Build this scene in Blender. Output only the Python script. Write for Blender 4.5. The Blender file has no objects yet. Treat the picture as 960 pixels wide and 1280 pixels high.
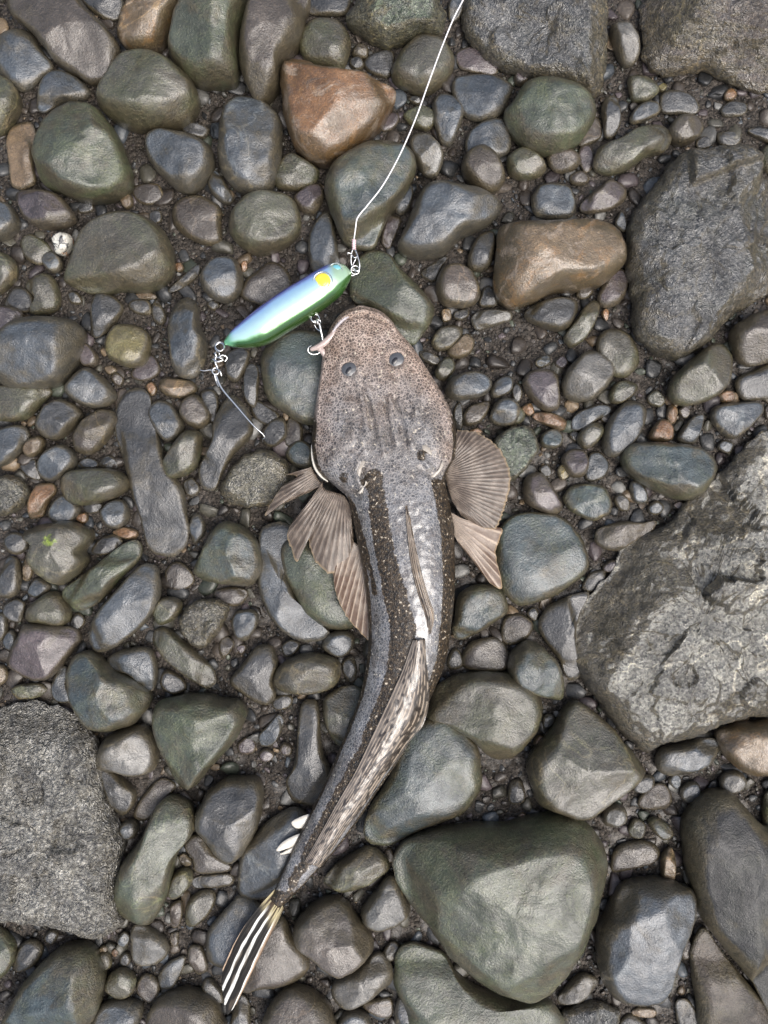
import bpy, math, random
import numpy as np
from mathutils import Vector

# ------------------------------------------------------------------ camera, sky, sun, exposure
U = 0.0006                       # metres per photo pixel at ground level
CX, CY, D = 480.0, 640.0, 1150.0 # picture centre and camera height in those units
sc = bpy.context.scene
cam_data = bpy.data.cameras.new("camera")
cam = bpy.data.objects.new("camera", cam_data)
sc.collection.objects.link(cam)
cam.location = (0, 0, D * U)
cam.rotation_euler = (0, 0, 0)   # straight down, top of the photo towards +Y
cam_data.sensor_fit = 'VERTICAL'
cam_data.sensor_height = 24.0
cam_data.lens = 24.0 * D / 1280.0
cam_data.clip_start = 0.02
cam_data.clip_end = 200.0
sc.camera = cam

SUN_EL, SUN_AZ = math.radians(62), math.radians(135)   # azimuth clockwise from +Y: lower right of the photo
world = bpy.data.worlds.new("World"); sc.world = world; world.use_nodes = True
wn, wl = world.node_tree.nodes, world.node_tree.links
wn.clear()
sky = wn.new('ShaderNodeTexSky'); sky.sky_type = 'NISHITA'; sky.sun_disc = False
sky.sun_elevation = SUN_EL; sky.sun_rotation = SUN_AZ
sky.air_density = 1.0; sky.dust_density = 6.0; sky.ozone_density = 1.0
hs = wn.new('ShaderNodeHueSaturation'); hs.inputs['Saturation'].default_value = 0.85
bg = wn.new('ShaderNodeBackground'); bg.inputs['Strength'].default_value = 0.105
wo = wn.new('ShaderNodeOutputWorld')
wl.new(sky.outputs[0], hs.inputs['Color']); wl.new(hs.outputs[0], bg.inputs['Color']); wl.new(bg.outputs[0], wo.inputs[0])
sun_data = bpy.data.lights.new("sun", 'SUN'); sun_data.energy = 1.3; sun_data.angle = math.radians(46)
sun_data.color = (1.0, 0.995, 0.985)
sun = bpy.data.objects.new("sun", sun_data); sc.collection.objects.link(sun)
sdir = Vector((math.sin(SUN_AZ) * math.cos(SUN_EL), math.cos(SUN_AZ) * math.cos(SUN_EL), math.sin(SUN_EL)))
sun.rotation_euler = sdir.to_track_quat('Z', 'Y').to_euler()
sun.location = sdir * 5
vs = sc.view_settings
vs.view_transform = 'Standard'; vs.look = 'None'; vs.gamma = 1.0; vs.use_curve_mapping = False
vs.exposure = 1.12
sc.cycles.use_denoising = True
sc.cycles.max_bounces = 5; sc.cycles.diffuse_bounces = 2; sc.cycles.glossy_bounces = 3; sc.cycles.transmission_bounces = 4

# ------------------------------------------------------------------ helpers
rng = np.random.default_rng(7)
def W(x, y, z=0.0):
    """photo pixel seen at height z (both in px) -> metres, on the line of sight it really lies on"""
    x = np.asarray(x, float); y = np.asarray(y, float); z = np.asarray(z, float)
    k = (D - z) / D
    return np.stack([(x - CX) * k * U + 0 * z, -(y - CY) * k * U + 0 * z, z * U + 0 * x], -1)
_perm = np.random.default_rng(3).permutation(512)
_perm = np.concatenate([_perm, _perm, _perm])
_grad = np.random.default_rng(4).normal(size=(512, 3)); _grad /= np.linalg.norm(_grad, axis=1)[:, None]
def perlin(p):
    p = np.asarray(p, float); i = np.floor(p).astype(int); f = p - i; i &= 511
    u = f * f * f * (f * (f * 6 - 15) + 10); r = 0
    for dx in (0, 1):
        for dy in (0, 1):
            for dz in (0, 1):
                h = _perm[_perm[_perm[(i[..., 0] + dx) & 511] + ((i[..., 1] + dy) & 511)] + ((i[..., 2] + dz) & 511)]
                g = _grad[h & 511]
                d = (g * (f - np.array([dx, dy, dz]))).sum(-1)
                w = (u[..., 0] if dx else 1 - u[..., 0]) * (u[..., 1] if dy else 1 - u[..., 1]) * (u[..., 2] if dz else 1 - u[..., 2])
                r = r + w * d
    return r * 1.6
def fbm(p, o=3, lac=2.1, g=0.5):
    r = 0; a = 1.0; p = np.asarray(p, float)
    for k in range(o):
        r = r + a * perlin(p + 17.3 * k); p = p * lac; a *= g
    return r
def sstep(a, b, x):
    t = np.clip((x - a) / (b - a), 0, 1); return t * t * (3 - 2 * t)
def new_obj(name, verts, faces, mat, parent=None, smooth=True, attrs=None, loc=None):
    me = bpy.data.meshes.new(name)
    v = np.asarray(verts, float)
    if loc is not None: v = v - np.asarray(loc)
    me.from_pydata(v.tolist(), [], [tuple(int(i) for i in f) for f in faces])
    me.validate()
    if smooth: me.polygons.foreach_set('use_smooth', [True] * len(me.polygons))
    if attrs:
        for k, a in attrs.items():
            at = me.color_attributes.new(k, 'FLOAT_COLOR', 'POINT')
            a = np.asarray(a, np.float32)
            if a.shape[1] == 3: a = np.concatenate([a, np.ones((len(a), 1), np.float32)], 1)
            at.data.foreach_set('color', a.ravel())
    me.update()
    o = bpy.data.objects.new(name, me); sc.collection.objects.link(o)
    if mat: me.materials.append(mat)
    if loc is not None: o.location = loc
    if parent: o.parent = parent
    return o
def tag(o, label, cat, group=None, kind=None):
    if label: o['label'] = label
    if cat: o['category'] = cat
    if group: o['group'] = group
    if kind: o['kind'] = kind
    return o
def empty(name, label, cat):
    o = bpy.data.objects.new(name, None); sc.collection.objects.link(o); o.empty_display_size = 0.02
    return tag(o, label, cat)
def grid_faces(nu, nv, wrap=False, off=0, flip=False):
    F = []
    for i in range(nu - 1):
        for j in range(nv if wrap else nv - 1):
            a = i * nv + j; b = i * nv + (j + 1) % nv
            q = (off + a, off + b, off + b + nv, off + a + nv)
            F.append(q[::-1] if flip else q)
    return F
def spline(P, n, closed=False):
    """Catmull-Rom through P, resampled to n points evenly by arc length"""
    P = np.asarray(P, float)
    if closed: Q = np.concatenate([P[-1:], P, P[:2]])
    else: Q = np.concatenate([2 * P[:1] - P[1:2], P, 2 * P[-1:] - P[-2:-1]])
    out = []; t = np.linspace(0, 1, 16, endpoint=False)[:, None]
    for i in range(1, len(Q) - 2):
        a, b, c, d = Q[i - 1], Q[i], Q[i + 1], Q[i + 2]
        out.append(0.5 * (2 * b + (c - a) * t + (2 * a - 5 * b + 4 * c - d) * t**2 + (3 * b - a - 3 * c + d) * t**3))
    C = np.concatenate(out + [Q[-2:-1]])
    s = np.concatenate([[0], np.cumsum(np.linalg.norm(np.diff(C, axis=0), axis=1))])
    tt = np.linspace(0, s[-1], n, endpoint=not closed)
    return np.stack([np.interp(tt, s, C[:, k]) for k in range(P.shape[1])], -1)
def resample_closed(C, n):
    C = np.concatenate([C, C[:1]]); s = np.concatenate([[0], np.cumsum(np.linalg.norm(np.diff(C, axis=0), axis=1))])
    tt = np.linspace(0, s[-1], n, endpoint=False)
    return np.stack([np.interp(tt, s, C[:, k]) for k in range(C.shape[1])], -1)
def chaikin(P, it, r):
    for _ in range(it):
        Q = np.roll(P, -1, 0); P = np.stack([(1 - r) * P + r * Q, r * P + (1 - r) * Q], 1).reshape(-1, P.shape[1])
    return P
def tube(P, r, n=8, closed=False):
    """verts and faces of a tube along metre points P; r a number or one radius per point"""
    P = np.asarray(P, float); m = len(P); r = np.broadcast_to(np.asarray(r, float), (m,))
    T = np.roll(P, -1, 0) - np.roll(P, 1, 0) if closed else np.gradient(P, axis=0)
    T /= np.linalg.norm(T, axis=1)[:, None] + 1e-12
    V = []; ref = np.array([0.13, 0.21, 0.97])
    if abs(T[0] @ ref) > 0.9: ref = np.array([0.9, 0.3, 0.1])
    nrm = ref - T[0] * (ref @ T[0]); nrm /= np.linalg.norm(nrm)
    for i in range(m):
        nrm = nrm - T[i] * (nrm @ T[i]); nrm /= np.linalg.norm(nrm) + 1e-12
        b = np.cross(T[i], nrm)
        a = np.linspace(0, 2 * math.pi, n, endpoint=False)[:, None]
        V.append(P[i] + r[i] * (np.cos(a) * nrm + np.sin(a) * b))
    F = grid_faces(m, n, True)
    if closed:
        for j in range(n): F.append(((m - 1) * n + j, (m - 1) * n + (j + 1) % n, (j + 1) % n, j))
    else:
        F.append(tuple(range(n))[::-1]); F.append(tuple((m - 1) * n + j for j in range(n)))
    return np.concatenate(V), F
def join(parts):
    V, F, o = [], [], 0
    for v, f in parts:
        V.append(v); F += [tuple(i + o for i in q) for q in f]; o += len(v)
    return np.concatenate(V), F
def ring(c, r, wire, nrm=(0, 0, 1), rx=1.0, ang=0.0):
    nrm = Vector(nrm).normalized(); q = nrm.to_track_quat('Z', 'Y')
    P = []
    for a in np.linspace(0, 2 * math.pi, 24, endpoint=False):
        x, y = r * rx * math.cos(a), r * math.sin(a)
        x, y = x * math.cos(ang) - y * math.sin(ang), x * math.sin(ang) + y * math.cos(ang)
        P.append(np.array(c) + np.array(q @ Vector((x, y, 0))))
    return tube(np.array(P), wire, 7, True)
def s2l(c):
    c = np.asarray(c, float) / 255.0
    return tuple(np.where(c <= 0.04045, c / 12.92, ((c + 0.055) / 1.055) ** 2.4))

# ------------------------------------------------------------------ material helpers
class NT:
    def __init__(s, name):
        s.m = bpy.data.materials.new(name); s.m.use_nodes = True
        s.t = s.m.node_tree; s.t.nodes.clear()
        s.out = s.t.nodes.new('ShaderNodeOutputMaterial'); s.b = s.t.nodes.new('ShaderNodeBsdfPrincipled')
        s.t.links.new(s.b.outputs[0], s.out.inputs[0])
    def n(s, typ, **kw):
        o = s.t.nodes.new('ShaderNode' + typ)
        for k, v in kw.items():
            if k in o.inputs.keys() or isinstance(k, int): o.inputs[k].default_value = v
            else: setattr(o, k, v)
        return o
    def l(s, a, b): s.t.links.new(a, b)
    def set(s, k, v):
        if hasattr(v, 'is_linked') or hasattr(v, 'links'): s.l(v, s.b.inputs[k])
        else: s.b.inputs[k].default_value = v
    def math(s, op, a, b=0.0, c=None, clamp=False):
        o = s.n('Math', operation=op, use_clamp=clamp)
        for i, v in enumerate((a, b, c)):
            if v is None: continue
            if isinstance(v, (int, float)): o.inputs[i].default_value = v
            else: s.l(v, o.inputs[i])
        return o.outputs[0]
    def mix(s, f, a, b, mode='MIX'):
        o = s.n('Mix', data_type='RGBA', blend_type=mode, clamp_factor=True)
        for i, v in ((0, f), (6, a), (7, b)):
            if isinstance(v, (int, float)): o.inputs[i].default_value = v
            elif isinstance(v, tuple): o.inputs[i].default_value = (*v[:3], 1)
            else: s.l(v, o.inputs[i])
        return o.outputs[2]
    def noise(s, vec, scale, detail=3.0, rough=0.55, dist=0.0):
        o = s.n('TexNoise'); o.inputs['Scale'].default_value = scale; o.inputs['Detail'].default_value = detail
        o.inputs['Roughness'].default_value = rough; o.inputs['Distortion'].default_value = dist
        if vec is not None: s.l(vec, o.inputs['Vector'])
        return o.outputs[0]
    def vor(s, vec, scale, feature='F1', rnd=1.0):
        o = s.n('TexVoronoi', feature=feature); o.inputs['Scale'].default_value = scale; o.inputs['Randomness'].default_value = rnd
        if vec is not None: s.l(vec, o.inputs['Vector'])
        return o
    def rng(s, v, a, b, c=0.0, d=1.0):
        o = s.n('MapRange', clamp=True)
        s.l(v, o.inputs[0])
        for i, x in enumerate((a, b, c, d)): o.inputs[1 + i].default_value = x
        return o.outputs[0]
    def bump(s, h, strength, dist, nrm=None):
        o = s.n('Bump'); o.inputs['Strength'].default_value = strength; o.inputs['Distance'].default_value = dist
        s.l(h, o.inputs['Height'])
        if nrm is not None: s.l(nrm, o.inputs['Normal'])
        return o.outputs[0]

def stone_material(name, algae, film, grain, rough, coat, wrinkle=0.0, vein=None, fine=1.0, granular=0.0, cbump=0.22, flo=0.56, patch=None, fw=1.1, speck=1.0, hk=1.0):
    """wet stone: colour from the object, mottling, algae and mud films with their own shapes, fine grain relief"""
    t = NT(name)
    oi = t.n('ObjectInfo'); tc = t.n('TexCoord')
    off = t.n('VectorMath', operation='SCALE'); off.inputs[0].default_value = (7.1, 13.7, 3.3)
    t.l(oi.outputs['Random'], off.inputs['Scale'])
    ad = t.n('VectorMath', operation='ADD'); t.l(tc.outputs['Object'], ad.inputs[0]); t.l(off.outputs[0], ad.inputs[1])
    p = ad.outputs[0]
    n1 = t.noise(p, 38, 3, 0.66, 0.6); n2 = t.noise(p, 190, 3, 0.65); n3 = t.noise(p, 720, 3, 0.75)
    base = oi.outputs['Color']
    c = t.mix(t.rng(n1, 0.32, 0.68), t.mix(1.0, base, (0.55, 0.55, 0.57), 'MULTIPLY'), t.mix(1.0, base, (1.35, 1.34, 1.32), 'MULTIPLY'))
    c = t.mix(t.rng(n2, 0.40, 0.70, 0, 0.7), c, t.mix(1.0, c, (0.55, 0.53, 0.50), 'MULTIPLY'))
    # mud / brown biofilm, thicker on the flanks where the stone was bedded
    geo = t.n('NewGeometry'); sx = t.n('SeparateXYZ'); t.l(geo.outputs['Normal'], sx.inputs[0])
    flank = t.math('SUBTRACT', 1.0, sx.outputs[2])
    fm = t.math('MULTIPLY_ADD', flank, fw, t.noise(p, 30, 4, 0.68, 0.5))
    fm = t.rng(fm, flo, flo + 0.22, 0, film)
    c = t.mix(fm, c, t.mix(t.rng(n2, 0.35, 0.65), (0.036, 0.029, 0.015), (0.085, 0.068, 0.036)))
    if algae > 0:
        am = t.rng(t.math('ADD', t.noise(p, 24, 4, 0.75, 0.8), t.math('MULTIPLY', t.math('SUBTRACT', n3, 0.5), 0.35)), 0.46, 0.66, 0, algae)
        c = t.mix(am, c, t.mix(t.rng(n2, 0.35, 0.65), (0.050, 0.066, 0.028), (0.090, 0.100, 0.048)))
    if vein == 'rust':
        vm = t.rng(t.noise(p, 48, 6, 0.75, 1.5), 0.52, 0.66)
        c = t.mix(t.math('MULTIPLY', vm, 0.6), c, (0.22, 0.115, 0.035))
        vm2 = t.rng(t.noise(p, 34, 5, 0.7, 2.0), 0.54, 0.62)
        c = t.mix(t.math('MULTIPLY', vm2, 0.6), c, (0.24, 0.19, 0.14))
        vm3 = t.rng(t.noise(p, 42, 4, 0.7, 1.0), 0.55, 0.66)
        c = t.mix(t.math('MULTIPLY', vm3, 0.5), c, (0.075, 0.062, 0.05))
    if granular > 0:
        gv = t.vor(p, 620); gc = t.n('SeparateColor'); t.l(gv.outputs['Color'], gc.inputs[0])
        g2 = t.math('ADD', t.math('MULTIPLY', gc.outputs[0], 0.6), t.math('MULTIPLY', t.noise(p, 300, 5, 0.8), 0.8))
        c = t.mix(t.rng(g2, 0.35, 1.0), t.mix(1.0, c, (0.40, 0.40, 0.42), 'MULTIPLY'), t.mix(1.0, c, (1.7, 1.68, 1.62), 'MULTIPLY'))
    if vein == 'flint':
        c = t.mix(t.rng(t.noise(p, 120, 3, 0.6, 1.0), 0.52, 0.56), c, (0.02, 0.02, 0.022))
        c = t.mix(t.rng(t.noise(p, 150, 2, 0.5), 0.60, 0.66), c, (0.30, 0.14, 0.06))
    if patch is not None:
        dv = t.n('VectorMath', operation='DISTANCE'); t.l(tc.outputs['Object'], dv.inputs[0]); dv.inputs[1].default_value = patch[:3]
        pm = t.rng(t.math('ADD', dv.outputs['Value'], t.math('MULTIPLY', t.math('SUBTRACT', n2, 0.5), patch[3] * 1.8)), patch[3] * 0.35, patch[3], 1.0, 0.0)
        c = t.mix(pm, c, (0.26, 0.36, 0.03))
    vv_ = t.math('ABSOLUTE', t.math('SUBTRACT', t.noise(p, 17, 3, 0.5, 0.6), 0.5))
    vl = t.math('MULTIPLY', t.rng(vv_, 0.004, 0.012, 0.6, 0.0), t.math('GREATER_THAN', oi.outputs['Random'], 0.72))
    c = t.mix(vl, c, t.mix(1.0, c, (2.4, 2.3, 2.1), 'MULTIPLY'))
    sp = t.rng(n3, 0.57, 0.72, 0, 0.7 * speck)
    c = t.mix(sp, c, t.mix(1.0, c, (2.3, 2.2, 2.0), 'MULTIPLY'))
    spd = t.rng(n3, 0.45, 0.32, 0, 0.65 * speck)
    c = t.mix(spd, c, t.mix(1.0, c, (0.35, 0.35, 0.35), 'MULTIPLY'))
    t.set('Base Color', c)
    t.set('Roughness', rough)
    t.set('Specular IOR Level', 0.5)
    hgt = t.math('MULTIPLY_ADD', n3, 0.9 * fine, t.math('MULTIPLY_ADD', t.noise(p, 560, 3, 0.6), 0.8 * hk, t.math('MULTIPLY', n2, 0.9 * hk)))
    if wrinkle > 0:
        w = t.noise(p, 230 if wrinkle < 0.7 else 170, 2, 0.5, 2.0)
        w = t.math('ABSOLUTE', t.math('SUBTRACT', w, 0.5))
        hgt = t.math('ADD', hgt, t.math('MULTIPLY', w, 5.0 * wrinkle))
    if granular > 0: hgt = t.math('ADD', hgt, t.math('MULTIPLY', g2, 1.2 * granular))
    nb = t.bump(hgt, min(1.0, grain), 0.0030)
    t.set('Normal', nb)
    # water film: thicker and glossier in patches
    wetp = t.rng(n1, 0.35, 0.62, 0.45, 1.0)
    t.set('Coat Weight', t.math('MULTIPLY', wetp, coat)); t.set('Coat Roughness', t.rng(n2, 0.3, 0.7, 0.07, 0.20)); t.set('Coat IOR', 1.65)
    hc = t.math('MULTIPLY_ADD', n3, 1.1, t.math('MULTIPLY', n2, 0.6))
    if wrinkle > 0: hc = hgt
    t.l(t.bump(hc, cbump, 0.0030), t.b.inputs['Coat Normal'])
    return t.m
M = {}
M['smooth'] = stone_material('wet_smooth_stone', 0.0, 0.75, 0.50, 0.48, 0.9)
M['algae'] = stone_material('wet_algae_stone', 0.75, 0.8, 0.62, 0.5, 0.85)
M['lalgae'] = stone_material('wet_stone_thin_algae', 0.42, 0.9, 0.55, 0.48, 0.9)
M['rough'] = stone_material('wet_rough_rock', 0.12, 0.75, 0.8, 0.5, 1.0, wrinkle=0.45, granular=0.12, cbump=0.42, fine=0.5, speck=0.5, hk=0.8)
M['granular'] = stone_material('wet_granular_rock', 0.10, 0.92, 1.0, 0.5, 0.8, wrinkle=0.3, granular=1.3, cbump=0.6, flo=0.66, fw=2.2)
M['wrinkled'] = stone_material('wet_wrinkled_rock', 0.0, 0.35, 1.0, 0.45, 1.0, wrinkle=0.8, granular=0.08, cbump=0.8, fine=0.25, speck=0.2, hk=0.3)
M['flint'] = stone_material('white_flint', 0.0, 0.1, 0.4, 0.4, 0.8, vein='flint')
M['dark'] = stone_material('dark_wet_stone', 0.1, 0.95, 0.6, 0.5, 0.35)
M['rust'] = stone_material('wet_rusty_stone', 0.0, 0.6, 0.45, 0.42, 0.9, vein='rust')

def ground_material():
    t = NT('wet_dark_grit'); tc = t.n('TexCoord'); p = tc.outputs['Object']
    v = t.vor(p, 420); n = t.noise(p, 60, 5, 0.65)
    c = t.mix(t.rng(n, 0.3, 0.7), (0.018, 0.0155, 0.013), (0.058, 0.049, 0.040))
    hv = t.n('SeparateColor'); t.l(v.outputs['Color'], hv.inputs[0])
    c = t.mix(t.rng(hv.outputs[0], 0.55, 1.0, 0, 0.6), c, (0.12, 0.10, 0.082))
    t.set('Base Color', c); t.set('Roughness', 0.6)
    h = t.math('ADD', t.math('MULTIPLY', v.outputs['Distance'], -0.8), t.math('MULTIPLY', t.noise(p, 300, 4, 0.6), 1.0))
    t.set('Normal', t.bump(h, 1.0, 0.004)); t.set('Specular IOR Level', 0.35); t.set('Coat Weight', t.rng(n, 0.5, 0.7, 0.0, 0.5)); t.set('Coat Roughness', 0.2)
    return t.m
M['ground'] = ground_material()
def grit_material():
    t = NT('wet_grit_pebbles'); a = t.n('VertexColor', layer_name='tint'); tc = t.n('TexCoord'); p = tc.outputs['Object']
    c = t.mix(t.rng(t.noise(p, 500, 3), 0.3, 0.7), t.mix(1.0, a.outputs[0], (0.7, 0.7, 0.7), 'MULTIPLY'), t.mix(1.0, a.outputs[0], (1.25, 1.25, 1.25), 'MULTIPLY'))
    t.set('Base Color', c); t.set('Roughness', 0.5); t.set('Specular IOR Level', 0.35); t.set('Coat Weight', 0.3); t.set('Coat Roughness', 0.22)
    t.set('Normal', t.bump(t.noise(p, 600, 3), 0.5, 0.0012))
    return t.m
M['grit'] = grit_material()

PAL = dict(b=(70, 77, 83), g=(68, 75, 60), o=(75, 72, 60), n=(78, 69, 59), d=(57, 58, 58), p=(80, 70, 71), r=(124, 88, 50), t=(116, 97, 70),
           l=(104, 103, 98), w=(205, 203, 192), y=(118, 107, 62), m=(60, 52, 44), s=(60, 72, 74))

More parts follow.
